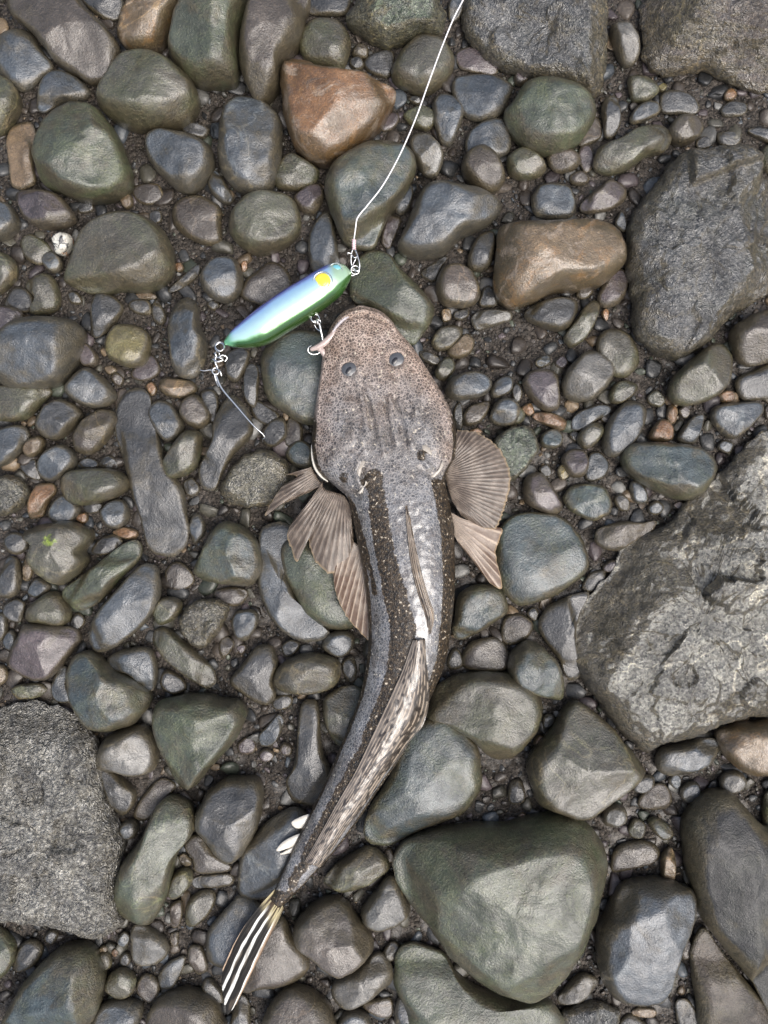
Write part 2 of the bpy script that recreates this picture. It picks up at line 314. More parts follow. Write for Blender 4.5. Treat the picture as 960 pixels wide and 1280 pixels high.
# ------------------------------------------------------------------ the traced stones
TILES = {k: (320 * (i % 3), 320 * (i // 3)) for i, k in enumerate('ABCDEFGHIJKL')}
STONES = r"""
A|A n 2.5 6|20,-30 150,-40 290,-20 330,40 380,80 430,140 445,190 410,290 340,308 270,265 200,230 130,130 80,85 40,50|long flat grey-brown slab reaching in from the top left corner
A|R b 2 0|0,130 60,105 120,130 160,190 200,250 150,300 100,340 50,330 0,280 -30,200|smooth blue-grey stone half under the long slab at top left
A|R o 4 4|-40,290 20,290 60,330 70,390 40,450 0,495 -40,480|small rounded stone cut by the left edge below the long slab
A|R b 3 0|145,330 180,280 230,265 290,290 340,345 300,380 220,390 170,420 140,410|small grey stone wedged between long slab and green-topped stone
A|A g 4 4|200,410 270,380 350,395 400,440 450,520 490,640 480,700 430,740 330,752 230,720 160,690 125,600 140,520 170,460|broad green-topped stone with brown rim in the upper left
A|R o 4 6|430,250 480,205 560,200 660,240 720,300 742,370 700,440 610,470 500,470 420,440 370,400 365,360 390,310|grey-olive oval stone with brown flank right of the long slab
A|R t 4 4|440,100 470,30 520,-30 680,-30 690,20 650,80 620,140 570,185 500,190 450,150|yellowish quartz-veined stone at the top edge
A|R g 4.5 6|640,130 655,70 690,0 720,-40 900,-40 920,20 895,110 890,200 880,290 800,305 720,295 660,240 630,190|large dark olive-green stone at the top edge beside the yellowish one
B|R n 4 8|-60,130 -40,40 10,-40 190,-40 185,40 170,120 130,190 90,250 80,310 40,355 0,370 -25,340 -60,250 -65,180|tall brown-grey stone with rusty edge at top, left of the orange stone
A|R b 3.5 3|545,520 580,490 650,490 720,510 790,550 800,620 760,690 700,720 640,690 580,630 550,580|smooth pear-shaped grey stone left of the tall blue-grey oval
A|R b 4 2|780,680 800,635 830,660 860,710 875,750 850,765 810,745 785,710|small slate-blue oval pebble leaning on the tall blue-grey oval
A|R b 3 5|820,500 830,420 870,365 930,360 990,380 1050,440 1055,520 1050,600 1020,690 960,725 890,710 840,660 815,580|tall blue-grey oval stone left of the orange stone
A|R p 3.5 4|60,730 120,710 200,720 250,760 280,820 220,850 140,850 85,810|lens-shaped purple-grey stone below the broad green-topped stone
A|R b 4 3|-40,760 0,755 40,770 70,830 50,870 0,900 -40,870|blue-grey stone cut by the left edge beside the lens-shaped stone
A|A t 2 0|40,470 120,450 140,520 120,600 140,690 80,715 40,700 30,600 20,530|tan weathered upright stone left of the broad green-topped stone
A|A w 4 3|190,880 220,865 270,880 270,920 240,960 205,950|small chipped white and black flint near the left edge
A|R o 3.2 4|270,960 300,880 350,830 430,795 520,800 600,850 640,920 650,990 630,1040 560,1085 450,1085 380,1095 310,1090 240,1050|large brown-olive stone right of the white flint chip
A|R n 2 -1|650,770 700,735 760,735 830,780 830,850 830,910 770,920 700,890 650,840|muddy brown embedded stone below the pear-shaped grey stone
B|R o 3.5 4|0,720 60,718 130,740 165,800 165,860 120,910 60,940 0,950 -60,920 -100,870 -95,800 -50,745|rounded olive stone with brown tinge, up and left of the lure
A|R d 3 2|680,470 720,460 785,485 760,520 700,510|small dark flat pebble above the pear-shaped grey stone
A|R t 4 1|450,740 490,730 500,770 470,785|tiny pinkish pebble at the lower right foot of the green-topped stone
A|R d 2 0|560,800 600,790 605,830 570,840|tiny grey pebble beside the large brown-olive stone's top
A|R d 2 0|290,760 340,755 350,790 300,800|tiny dark pebble between lens-shaped stone and green-topped stone
A|A o 2 0|70,900 110,870 180,910 215,960 150,1000 90,970|flat dull stone just left of the white flint chip
A|R m 1.5 0|500,700 590,690 610,740 560,770 510,750|low mud-coated stone right of the green-topped stone's foot
A|A d 2 0|290,-20 450,-30 470,20 440,80 380,70 330,30|dark stone at the top edge between the long slab and the yellowish stone
B|R o 3 2|160,150 190,90 250,65 320,85 355,150 345,220 320,260 250,250 180,220|grey-olive stone tucked behind the top of the orange stone
B|A r 3.5 8|90,240 130,215 190,225 270,260 380,275 480,310 530,340 510,390 480,450 400,520 330,575 250,605 180,580 130,530 105,440 90,330|big rusty orange triangular stone near the top
B|X g 4 5|330,75 370,20 400,-40 660,-40 700,20 715,80 690,130 620,120 560,140 490,160 420,130 370,100|rough green-black rock at the top edge above the orange stone
B|R o 3 3|520,230 560,170 620,130 690,140 740,200 740,260 700,310 640,345 570,330 510,290|round grey-brown stone crossed by the fishing line near the top
B|R d 2 0|410,220 450,195 510,190 520,240 500,290 440,280 405,250|dark bluish stone between orange stone and round line-crossed stone
B|R n 4 2|360,200 385,165 420,180 415,215 375,215|small brown pebble above the orange stone's upper edge
B|R d 4 2|350,230 390,215 405,250 370,265|small dark pebble touching the orange stone's upper edge
C|X d 2.4 6|-180,-40 370,-40 372,40 365,120 372,200 350,300 330,345 270,330 210,300 100,280 30,260 -40,235 -100,190 -160,130 -180,60|large rough dark grey rock at the top edge right of the line
B|R b 2 1|740,300 800,280 900,285 960,320 950,370 920,430 840,455 780,430 740,370|flat dull blue-grey stone left of the green oval stone
B|A p 1.2 0|740,200 800,170 870,190 920,240 900,285 820,275 760,260|dark purplish slab sunk in mud below the rough dark rock
B|A b 3 3|660,380 690,345 740,355 785,410 770,470 730,550 690,530 665,460|upright slate-blue stone right of the fishing line
B|A o 3 3|545,430 580,405 640,395 675,420 670,470 640,490 580,465|small olive stone under the line right of the orange stone's tip
B|A l 4 4|570,540 590,500 640,495 690,540 710,590 680,660 640,660 600,610|pale grey striped angular stone under the fishing line
B|R s 3.5 6|260,670 290,610 360,560 440,530 520,530 580,560 605,610 590,670 550,740 500,800 460,880 440,920 400,925 330,900 290,820 262,740|large blue-green stone under the lower fishing line above the lure
B|A o 3 2|60,680 85,610 125,565 190,600 245,640 220,700 150,715 80,705|brown wedge stone below the orange stone's left corner
B|R p 4 2|140,740 190,700 240,690 255,740 220,800 180,800 150,770|dark purple pebble between rounded olive stone and blue-green stone
B|R b 2.5 2|200,880 230,820 270,790 300,880 310,960 320,1010 280,1040 220,1030 195,950|blue-grey oblong stone just above the lure's head
B|R b 3 3|520,780 570,690 590,720 575,780 545,805|small slate-blue lens pebble beside the large blue-green stone
B|A p 2 0|470,880 500,800 550,820 530,870 500,940 470,920|purple-brown flake in the mud right of the blue-green stone
B|R b 3.5 5|545,880 580,800 620,710 680,680 760,690 850,710 910,745 920,790 870,840 780,880 700,950 600,960 530,930|big smooth dark blue-grey wedge stone right of the swivel
B|R n 4 4|770,630 790,570 850,545 900,580 935,650 920,700 870,725 810,690|reddish brown rounded stone above the smooth dark wedge stone
B|R b 2.5 1|790,510 840,460 920,445 955,500 950,570 900,590 850,580 790,570|grey stone peeking out behind the reddish brown rounded stone
B|R d 3.5 2|800,940 840,880 890,870 895,940 870,1010 800,1010|small dark upright stone left of the pink-tan boulder
B|R d 4 1|570,370 600,360 625,380 600,395|tiny grey pebble at the lower rim of the round line-crossed stone
B|R p 2 0|470,480 510,420 540,440 520,480 480,495|purplish pebble just right of the orange stone's lower edge
B|R b 3 1|720,20 750,-20 790,0 770,60 730,80|blue-grey pebble by the line at the very top edge
B|R d 2 0|190,0 260,-30 350,-20 340,50 270,60 200,50|dark stone at the top edge between brown-grey and green-black rocks
C|R g 3 5|0,380 50,310 130,290 220,310 290,350 315,410 300,470 240,540 150,570 60,550 0,490 -30,430|mossy green oval stone under the rough dark rock
C|R l 4 3|375,140 375,90 430,85 470,130 480,200 450,245 410,225|grey hollowed pebble between the two big top rocks
C|X m 1.8 4|480,-40 1010,-40 1010,330 960,340 900,330 830,290 740,250 660,260 590,270 520,250 490,200 500,100|huge brown cracked rock filling the top right corner
C|A o 3 2|430,290 480,275 540,310 560,340 510,380 450,380 440,340|flat tan-grey chip below the hollowed pebble
C|R d 3 1|335,400 360,360 395,370 410,450 385,510 350,520 340,460|dark upright pebble right of the mossy green oval
C|R b 3 1|440,440 480,390 540,380 555,420 500,455 450,465|bluish pebble below the flat tan-grey chip
C|R d 1.5 0|555,360 600,335 680,360 700,420 620,430 560,420|dull sunken stone under the top right rock's lip
C|A n 4 3|580,490 620,430 690,430 725,470 700,520 640,545 600,530|brown blocky stone at the right end of the long olive stone
C|R o 3.5 3|305,600 330,550 400,520 480,475 560,470 600,510 580,560 510,580 440,630 370,650 320,635|long olive-brown stone above the big dark right slab
C|R n 2 0|250,540 310,440 335,470 330,520 280,545|reddish dark stone beneath the mossy green oval's right side
C|R o 4 2|0,570 50,550 110,590 130,635 90,665 30,670 -10,650 -20,600|pale olive oval pebble below the mossy green oval
C|R n 3 1|130,590 170,560 230,560 260,600 230,640 160,645|brownish pebble right of the pale olive oval pebble
C|R p 1.5 0|250,560 290,545 310,610 280,650 255,620|dull purple flake left of the long olive-brown stone's end
C|R n 3 1|215,660 260,640 290,670 270,695 225,690|tiny brown pebble above the blue-grey squarish stone's right corner
C|A b 2 1|70,740 100,690 160,680 220,695 245,770 225,820 150,825 80,810|flat blue-grey squarish stone above the pink-tan boulder
C|A p 3 1|250,770 300,720 370,665 430,700 430,750 370,790 310,800 260,800|pointed brownish stone left of the big dark right slab
C|X d 2.2 4|450,830 470,760 540,680 600,610 640,560 760,550 880,535 930,570 955,605 945,650 1010,650 1010,1080 900,1140 830,1190 790,1240 720,1300 640,1345 560,1330 490,1290 460,1220 460,1120 440,980 440,900|big dark slab with a broken ledge at the right edge, upper half
C|R t 3.5 6|-50,860 0,835 120,828 260,820 340,830 400,860 430,930 420,990 350,1060 250,1080 160,1090 80,1130 0,1150 -50,1120 -65,1050 -60,950|pink-tan boulder with orange stain right of the smooth wedge stone
C|R g 3 1|935,560 1000,540 1010,640 945,640|small green-black stone at the right edge above the dark slab
C|R d 3 1|880,490 930,480 1000,500 1000,540 950,530|dark flat stone at the right edge under the top right rock
C|R d 2 0|770,500 840,495 860,525 830,550 780,545|grey pebble sunk just above the dark slab's top edge
C|R d 2 0|690,530 730,510 750,545 700,560|dark chip between the brown blocky stone and the dark slab
C|R y 4 1|548,325 570,312 582,330 562,345|tiny golden pebble beside the flat tan-grey chip
C|R r 3 1|795,350 820,330 845,350 830,375 800,375|small orange-tan pebble under the top right rock
C|R d 2 0|780,410 820,380 880,390 870,430 800,440|grey sunken pebble below the small orange-tan pebble
C|R p 4 1|5,290 30,262 65,280 55,310 20,320|purple pebble above the mossy green oval's left shoulder
C|R b 3 1|385,840 410,790 430,840 420,870|small bluish chip by the pink-tan boulder's upper right
C|R n 3 1|250,780 285,760 295,790 265,800|tiny tan chip at the foot of the pointed brownish stone
D|R o 3.5 3|-40,-10 20,-10 60,30 55,80 20,120 -30,140|brown-olive stone cut by the left edge above the purple-grey one
D|R b 3 2|155,10 190,-20 235,20 225,55 185,60|small grey-green pebble below the white flint chip
D|R o 3 2|95,110 150,65 200,80 225,150 210,205 150,220 110,210 130,160|grey stone with brown right side, lower left of the brown-olive stone
D|R d 2 0|15,180 50,120 110,130 130,190 90,215 30,190|dark grey stone overlapped by a browner neighbour near the left edge
D|R p 3 2|-30,200 40,188 85,215 60,255 10,280 -30,270|purple-grey stone at left edge on top of the big blue-brown boulder's corner
D|R b 4 4|0,290 50,245 130,225 240,230 300,260 310,310 280,400 230,470 130,495 30,490 -20,460 -40,380|big blue-grey boulder with brown underside at the left edge
D|A d 3 1|345,160 370,125 430,150 470,190 430,260 380,300 350,310 335,240|dark slanted stone left of the yellow-green square stone
D|A y 3 4|400,290 430,255 500,255 555,280 565,320 545,410 480,420 410,390 385,340|yellow-green squarish stone at left middle
D|R t 2 1|500,150 550,130 590,155 545,165|tiny golden-tan chip above the yellow-green stone
D|R d 3 1|480,190 500,165 560,170 570,215 520,220|dark pebble just above the yellow-green squarish stone
D|R d 3 1|570,190 590,165 625,225 610,260 575,240|dark narrow pebble right above the yellow-green stone's corner
D|R p 4 2|300,390 300,330 330,330 370,380 355,415 315,415|small purple triangular pebble right of the blue-brown boulder
D|R b 3.5 3|750,70 790,15 850,0 890,20 912,90 890,150 840,175 780,150 755,115|round blue-grey stone left of the lure's tail
D|R d 3 1|630,130 680,80 745,30 745,70 700,110 650,135|dark blade-shaped pebble left of the round blue-grey stone
D|R b 3.5 3|630,250 660,180 700,155 740,180 750,260 775,320 765,400 730,450 690,460 650,430 635,350|tall dark blue-green stone left of the rear hook
D|R t 4 2|595,490 605,460 660,460 720,470 740,500 700,530 640,530 605,510|pinkish tan oblong pebble below the tall dark stone
D|R b 3 2|555,590 580,545 630,545 670,590 690,640 660,685 620,695 580,650|blue-grey oval stone right of the long sunken stone
D|R n 4 2|670,570 690,535 740,520 790,590 780,630 740,650 700,630 675,600|brown-black glossy stone below the pinkish oblong pebble
D|R d 3 1|750,520 770,500 810,510 820,570 800,630 780,590|dark grey stone at the right side of the brown-black glossy stone
D|R o 4 4|600,790 640,720 690,655 750,660 755,700 740,780 700,820 640,835 605,815|olive-brown oblong stone leaning beside the long sunken stone
D|A d 3 1|680,850 720,825 755,870 740,900 705,905|small dark pebble under the leaning olive-brown oblong
D|R d 1.6 1|440,560 470,510 520,490 560,520 570,600 600,700 640,800 690,880 700,960 710,1040 680,1110 620,1130 560,1100 530,1000 490,880 460,760 430,650|very long dark stone sunk in the mud at left middle
D|R b 4 3|240,500 270,450 320,415 370,440 420,490 435,530 400,560 340,570 270,540|blue-grey rounded stone below the purple triangular pebble
D|R o 3 2|-20,500 50,480 150,490 195,505 150,560 100,610 20,620 -30,600|brown-grey stone under the big boulder at the left edge
D|A d 4 3|125,620 170,560 220,530 290,560 310,600 260,660 200,700 150,670|dark blocky stone at the left below the big boulder
D|A n 4 3|265,690 310,610 370,570 430,580 440,620 400,690 340,750 290,740|brown ridged stone left of the very long sunken stone
D|A b 3 3|-30,660 50,630 100,640 110,680 80,730 30,780 -30,800|pale blue-grey slab at the left edge above the yellow pebble
D|R t 4.5 3|85,730 105,690 140,672 165,690 155,735 110,755|golden yellow pebble near the left edge
D|R b 4 2|140,780 170,730 230,705 280,740 280,790 230,830 180,845 145,820|dark blue-grey rounded stone right of the golden pebble
D|R d 2 0|75,780 130,760 145,800 150,840 100,825|dark stone half hidden below the golden yellow pebble
D|R o 4 4|225,850 250,810 340,795 430,800 475,830 480,870 420,910 320,935 260,925 235,895|tan-grey oblong stone lying flat at left middle
D|R b 3 1|290,790 320,755 365,770 360,795|small blue pebble above the tan-grey oblong, left one
D|R b 3 1|370,780 400,748 435,760 440,795 390,795|small grey pebble above the tan-grey oblong, right one
D|A r 3 2|110,900 140,850 200,850 215,880 180,920 160,980 110,990 100,940|pinkish red-brown stone near the left edge
D|X o 3.5 2|-30,830 40,815 100,850 110,900 70,950 20,980 -30,970|rough olive stone at the left edge beside the pinkish stone
D|R d 3 3|760,870 745,800 790,700 800,620 830,560 870,520 920,560 950,640 930,690 870,750 830,820 800,880|dark curved stone under the long rear hook wire
D|X o 4 3|830,850 870,780 930,735 1000,720 1070,760 1090,830 1070,890 1010,930 930,950 860,930 825,895|round cracked stone left of the fish's left fin
D|A d 3 1|850,360 900,340 940,350 930,410 890,480 850,460 840,410|dark stone directly below the lure's tail
D|R d 3 2|915,440 940,400 970,430 965,540 950,570 915,530|dark narrow stone left of the stone under the fish's jaw
D|R p 1.5 0|490,440 560,370 600,410 590,450 530,470|dull purple stone under the yellow-green stone's lower corner
D|R m 3 1|415,460 435,435 465,460 450,490|tiny brown pebble below the yellow-green stone, darker one
D|R t 2 1|390,420 420,410 440,430 410,445|tiny tan chip at the yellow-green stone's lower left
D|R r 2 1|545,490 570,470 590,500 570,525|tiny pinkish chip left of the pinkish tan oblong pebble
D|R d 3 0|255,140 290,135 310,175 270,180|small dark pebble above the big blue-brown boulder
D|R r 4 1|905,25 925,18 928,50 908,60|tiny orange pebble right of the round blue-grey stone
D|R r 3 1|655,30 680,25 690,50 665,60|tiny reddish pebble by the tip of the blade-shaped pebble
D|R d 3 0|775,180 800,165 825,185 800,205|tiny dark pebble below the round blue-grey stone
D|R b 3 2|180,960 230,895 290,930 300,960 260,1010 200,1000|blue-grey flat stone under the tan-grey oblong's left end
D|R d 3 1|310,940 340,925 385,930 370,960 330,965|small dark pebble under the tan-grey oblong's middle
D|R b 4 2|375,960 420,915 470,920 485,980 450,1020 400,1015|grey rounded pebble under the tan-grey oblong's right end
G|A o 5 4|80,80 150,45 260,30 330,60 345,100 300,150 330,180 290,240 220,285 150,240 100,180 130,120|angular stone with a bright yellow-green algae patch near left edge
G|R g 4 3|230,300 290,250 380,180 460,120 510,105 530,140 510,190 440,260 380,330 310,370 260,350|long green-olive stone above the pale elongated slab
G|A b 2.5 4|330,460 350,390 400,330 470,250 530,195 590,200 600,260 600,320 570,390 500,460 420,520 350,530|pale grey elongated slab at left, slanting upward to the right
G|A d 3 2|335,150 370,100 430,80 465,110 430,155 370,165|small dark stone above the long green-olive stone
G|R r 3 2|420,75 470,55 520,75 500,105 450,95|small orange-brown stone behind the long green-olive stone's upper end
G|R r 3 2|280,20 320,0 330,30 310,45|tiny brown chip above the algae-patched angular stone
G|R d 3 1|15,100 50,75 100,90 110,130 70,160 25,145|dark rounded pebble left of the algae-patched angular stone
G|A d 3 1|0,230 30,160 70,170 80,250 70,310 20,330 -20,310|dark upright stone at the left edge beside the algae-patched stone
G|A t 3 1|85,200 100,165 130,215 110,260 85,260|small tan chip at the lower left foot of the algae-patched stone
G|R b 3 1|105,290 140,245 195,280 150,320 110,315|small slate-blue pebble under the algae-patched stone
G|R o 4 2|95,380 120,340 200,295 250,340 265,390 230,430 150,420 100,410|grey-olive stone behind the top of the purple-grey flat slab
G|A p 3 4|60,480 90,415 170,420 240,430 290,440 300,480 250,550 190,630 120,635 30,590 25,550|purple-grey flat slab above the bottom left boulder
G|A d 2 0|10,350 60,320 100,340 80,420 40,410 10,390|dark flat stone at left above the purple-grey slab's corner
G|A o 3 2|35,665 70,645 160,640 180,670 140,700 60,705|small brown-grey stone between purple-grey slab and bottom left boulder
G|A s 3.5 6|245,600 270,540 320,515 370,550 420,600 500,630 560,690 555,740 500,800 420,825 350,825 290,780 255,700|large glossy blue-grey stone with tan rim above the green heart-shaped stone
G|R b 2.5 3|400,550 450,520 520,505 570,520 590,600 575,670 540,660 480,610 420,590|blue-grey stone behind the glossy tan-rimmed stone
G|R b 2 1|190,660 220,590 250,580 250,650 270,710 210,710|blue stone tucked left behind the glossy tan-rimmed stone
G|R o 4 2|575,370 600,325 650,318 685,345 660,400 600,425 580,400|small rounded olive pebble right of the pale elongated slab
G|A o 3 3|570,440 620,430 680,480 740,530 800,590 815,640 780,665 710,630 620,560 575,500|long olive-grey stone slanting down right, above the green heart-shaped stone
G|X o 3 2|665,420 700,350 760,320 830,330 865,370 840,430 780,510 730,510 690,470|mottled grey-brown stone above the slanting olive-grey stone
G|R m 1.5 0|620,220 660,185 710,210 730,260 680,295 630,280|muddy brown lump below the very long sunken stone
G|A s 4 4|730,200 760,130 800,55 850,30 910,50 960,100 985,180 980,230 950,280 850,275 770,260 725,235|teal-grey rounded triangular stone left of the fish's fins
G|A b 3 1|865,420 880,370 950,360 975,390 960,440 920,490 880,475|small grey triangular chip below the teal-grey triangular stone
G|R b 3 1|710,40 735,0 770,40 765,90 730,120 715,90|small blue pebble above the teal-grey triangular stone's left shoulder
G|R d 3 1|600,650 620,590 680,620 700,660 650,685|dark pebble above the green heart-shaped stone
G|R m 3 1|820,500 845,465 880,490 860,530 830,550|small brown pebble below the grey triangular chip, left one
G|R p 3 1|885,510 905,495 925,505 905,535|tiny pinkish pebble below the grey triangular chip
G|A g 4 5|570,760 590,710 680,690 770,685 830,705 900,710 930,760 900,830 850,900 790,960 720,1045 680,1040 630,960 600,890 575,820|green heart-shaped stone with brown right lobe at lower left
G|R l 4 3|360,910 390,850 450,820 530,800 580,850 590,930 570,975 500,990 420,970 370,960|shiny lumpy grey stone between green heart-shaped stone and bottom left boulder
J|X l 2 4|-50,-220 60,-250 150,-235 230,-215 320,-150 365,-50 380,30 390,130 430,230 460,300 432,420 440,540 465,600 400,650 330,640 240,600 100,590 -50,560|huge wrinkled grey boulder at the lower left edge
H|A d 2.5 1|-110,640 -60,580 0,500 60,490 90,560 60,640 80,690 40,735 -30,700|dark slab stone left of the fish's mid body
G|R t 3 1|-30,580 15,575 30,620 5,650 -30,650|small tan stone at left edge above the bottom left boulder
G|R b 3 0|10,480 40,440 65,470 50,520 20,510|small bluish pebble left of the purple-grey flat slab
G|R p 2 0|890,870 930,840 960,870 950,905 900,905|dull purple pebble right of the green heart-shaped stone
G|R m 2 0|800,300 870,280 930,300 900,350 830,345|dark muddy lump below the teal-grey triangular stone
G|R d 3 0|-20,390 20,380 30,440 10,480 -20,480|dark pebble cut by the left edge beside the purple-grey slab
G|R d 3 0|260,420 290,375 320,400 310,430 280,445|small dark pebble between purple-grey slab and pale elongated slab
E|R g 3.5 2|350,130 360,60 390,0 440,-30 500,-10 540,40 610,110 665,180 660,240 620,300 580,330 500,260 430,190 370,170|big olive-green stone behind the fish's snout
E|R s 4 2|15,440 20,360 80,290 170,270 250,290 300,380 290,500 260,600 190,630 110,590 40,530|dark blue-green boulder under the left side of the fish's jaw
E|R n 3.5 3|675,100 700,45 750,25 810,55 840,120 830,175 780,192 710,185 680,150|round reddish grey stone right of the olive-green snout stone
E|R d 2 0|620,60 690,10 720,0 700,40 675,90 640,90|low grey stone left behind the round reddish grey stone
E|A d 3 1|830,190 850,120 880,105 915,180 880,195|dark small wedge right of the round reddish grey stone
E|A l 3 3|805,230 830,205 900,198 965,210 960,240 900,260 830,280 810,260|flat grey slate sliver below the round reddish grey stone
E|A d 3 1|740,210 800,195 800,225 770,245 740,235|small dark chip under the round reddish grey stone
E|A t 3 2|690,200 730,195 735,240 700,250|small tan chip right of the olive-green snout stone
E|A o 3 2|650,330 680,270 740,255 780,270 770,310 730,350 680,360|angular tan-grey stone between snout stone and orange-white pebble
E|R t 3.5 2|715,360 750,320 790,290 820,320 800,370 750,385|orange and white pebble right of the fish's head
E|R o 4 2|670,430 710,380 740,390 745,430 710,465 680,460|small brown-grey pebble against the fish's right cheek
E|R b 4.5 3|710,490 740,450 820,430 880,460 880,500 840,530 750,540 715,520|smooth dark blue oval pebble right of the fish's cheek
E|R b 3.5 2|880,500 910,460 955,450 965,490 940,520 890,535|blue-grey pebble at the right end of the smooth dark blue oval
E|A n 3 2|770,600 800,560 880,540 875,580 840,630 780,640|brown glinting stone above the fish's right pectoral fin
E|R b 4 2|875,600 900,545 950,530 990,560 980,620 930,640 885,625|green-grey round pebble above the mossy stone by the right fin
E|R d 3 1|610,360 650,360 690,385 680,410 630,395|small dark chip touching the fish's head on the right
F|X g 3.5 2|-70,690 -20,640 60,630 100,680 100,740 60,790 0,850 -50,820 -80,760|mossy green stone behind the fish's right pectoral fin
E|R s 3 1|110,740 160,690 215,720 210,790 150,790|dark teal pebble by the fish's left gill
E|A d 3 1|20,660 60,610 110,600 120,680 70,720 30,710|dark shiny slab fragment above the round cracked stone
E|A m 2 0|100,660 130,590 180,640 170,720 110,720|brown curled fragment beside the fish's left cheek
E|R d 2 0|0,540 40,560 90,600 60,640 10,620 -20,580|dark stone under the end of the rear hook wire
E|R d 3 1|740,580 765,545 778,600 770,650 745,640|dark pebble touching the fish's right cheek lower down
E|R r 3 1|800,655 830,645 850,660 830,672|tiny orange-brown chip above the right pectoral fin
E|R m 1.6 0|0,60 60,20 120,60 130,130 60,180 0,180 -60,150 -40,90|low muddy brown stone behind the lure's back
F|A d 3.5 2|40,215 100,170 180,150 245,165 250,200 225,260 180,285 120,270 60,245|dark olive wedge tucked under the pink-tan boulder
F|A o 4 2|185,310 230,250 270,190 310,160 335,190 310,260 270,320 220,350|long olive ridge stone right of the dark olive wedge
F|R p 2.5 1|320,150 350,90 400,50 435,70 430,130 400,180 350,195 325,180|pinkish grey stone between pink-tan boulder and dark slab
F|R t 3 1|425,30 440,-20 475,-20 475,40 440,55|small pink pebble touching the pink-tan boulder's right end
F|R o 2 1|320,310 360,275 420,280 465,330 475,400 440,450 390,455 350,420 320,370|flat round tan-grey stone left of the big dark slab's foot
F|A l 4 4|185,480 210,420 270,355 310,350 370,390 390,430 360,490 300,545 230,550 195,515|shiny pale-crested stone lying on the flat round tan-grey one
F|A o 4 2|360,520 390,470 440,465 480,490 450,530 400,560 370,550|small brown-grey stone below the shiny pale-crested stone
F|A p 3 2|35,470 55,435 110,420 170,430 180,500 180,580 120,585 60,530|purple-brown slab stone left of the shiny pale-crested stone
F|R r 3 2|75,605 100,585 160,590 205,620 190,655 140,640|red-brown oblong pebble under the purple-brown slab stone
F|A b 3 2|220,620 250,580 320,555 375,560 370,590 310,620 260,655 225,655|slate-blue pointed stone below the shiny pale-crested stone
F|R o 4 3|245,680 275,635 330,625 345,660 320,700 280,725 255,710|tan oval pebble below the slate-blue pointed stone
F|R b 3 3|340,690 360,620 420,550 470,545 505,580 490,650 450,710 390,755 350,740|smooth blue-grey egg-shaped stone up left of the teal oval
F|R o 4 3|590,500 610,450 680,380 740,335 790,330 825,380 820,460 790,510 720,550 640,560 600,540|olive-grey rounded stone under the big dark slab's lower corner
F|R n 4 3|830,270 880,230 960,200 1010,210 1010,380 960,400 890,412 850,380 825,320|brown-purple rounded stone at the right edge below the dark slab
F|R d 2 0|840,460 900,430 1000,400 1000,560 940,540 870,545 840,500|dark wet stone at the right edge above the giant boulder
F|A b 3 2|740,600 760,560 830,550 940,545 950,580 900,640 830,695 780,660|blue-grey stone with rusty left side above the giant boulder
F|R s 3.5 5|415,740 450,705 540,697 650,705 730,730 770,790 750,850 700,905 640,915 560,890 470,840 425,790|smooth teal oval stone with streaks left of the giant boulder
F|R r 3.5 2|510,680 540,625 570,610 605,640 600,690 540,695|bright orange-brown pebble above the teal oval stone
F|R r 3.5 2|580,600 590,558 620,570 615,620 590,630|small tan-orange upright pebble above the bright orange-brown one
F|A b 3 2|615,690 640,640 680,600 725,590 715,640 690,705 640,705|slate-grey wedge above the teal oval's right half
F|A o 3 1|500,530 540,495 580,540 560,570 515,560|small squarish brown-grey pebble above the tan-orange pebble
F|R p 3 1|620,580 650,560 668,585 650,610|tiny purple pebble right of the tan-orange upright pebble
F|R r 3 1|768,525 800,503 835,510 830,545 790,550|small pinkish pebble under the olive-grey rounded stone
F|R s 4 2|105,690 120,660 160,648 190,670 185,710 150,725 115,715|small turquoise-green glossy pebble right of the pectoral fin
F|R p 4 2|185,760 220,725 270,730 290,780 270,825 225,830 200,800|pinkish purple round pebble below the turquoise-green one
F|A b 1.5 0|285,740 330,730 370,780 350,830 300,850 270,840|flat blue-grey stone sunk right of the pinkish purple pebble
F|R p 3.5 2|40,870 60,820 110,815 150,860 190,940 160,970 90,950 50,920|purple-brown rounded stone above the big blue-green block by the fin
F|A s 3 1|185,910 220,860 290,850 350,860 380,930 370,970 300,1000 220,960|greenish grey flat stone right of the purple-brown rounded stone
F|R y 3 1|170,800 190,780 215,820 195,840 175,830|tiny yellowish pebble left of the pinkish purple pebble
F|R b 3 1|440,860 460,840 500,870 510,920 475,930 450,910|small blue-grey pebble below the teal oval's left end
F|R d 3 1|380,910 410,890 440,920 435,955 400,950|small grey pebble right of the greenish grey flat stone
F|R b 3 1|510,940 540,915 570,940 550,970 515,965|small pale blue pebble under the teal oval stone
F|R p 3 1|605,935 630,920 650,940 635,955|tiny pink pebble beside the giant boulder's upper left edge
F|R r 3 1|35,570 70,550 85,590 60,600|tiny pinkish red pebble left of the red-brown oblong
F|R o 3 1|-30,580 10,555 50,590 30,630 -20,630|green-grey pebble below the purple-brown slab's left foot
F|R d 3 1|0,500 20,475 40,510 25,550 5,540|dark upright pebble left of the purple-brown slab
F|R b 4 1|85,395 120,372 145,380 140,410 100,420|small dark blue pebble in the grit under the dark olive wedge
F|R p 3 1|160,395 190,375 210,400 190,425 165,415|small purple pebble right of the dark blue one in the grit
F|R r 3 1|335,215 350,195 365,210 355,245|tiny salmon pebble below the pinkish grey stone
F|R m 3 1|330,610 355,590 375,605 355,628|tiny brown pebble right of the slate-blue pointed stone's foot
F|R d 3 1|212,670 235,655 255,675 235,695|tiny dark pebble left of the tan oval pebble
F|R n 3 0|240,140 270,115 305,130 280,160 250,160|small brown pebble under the pink-tan boulder's lower edge
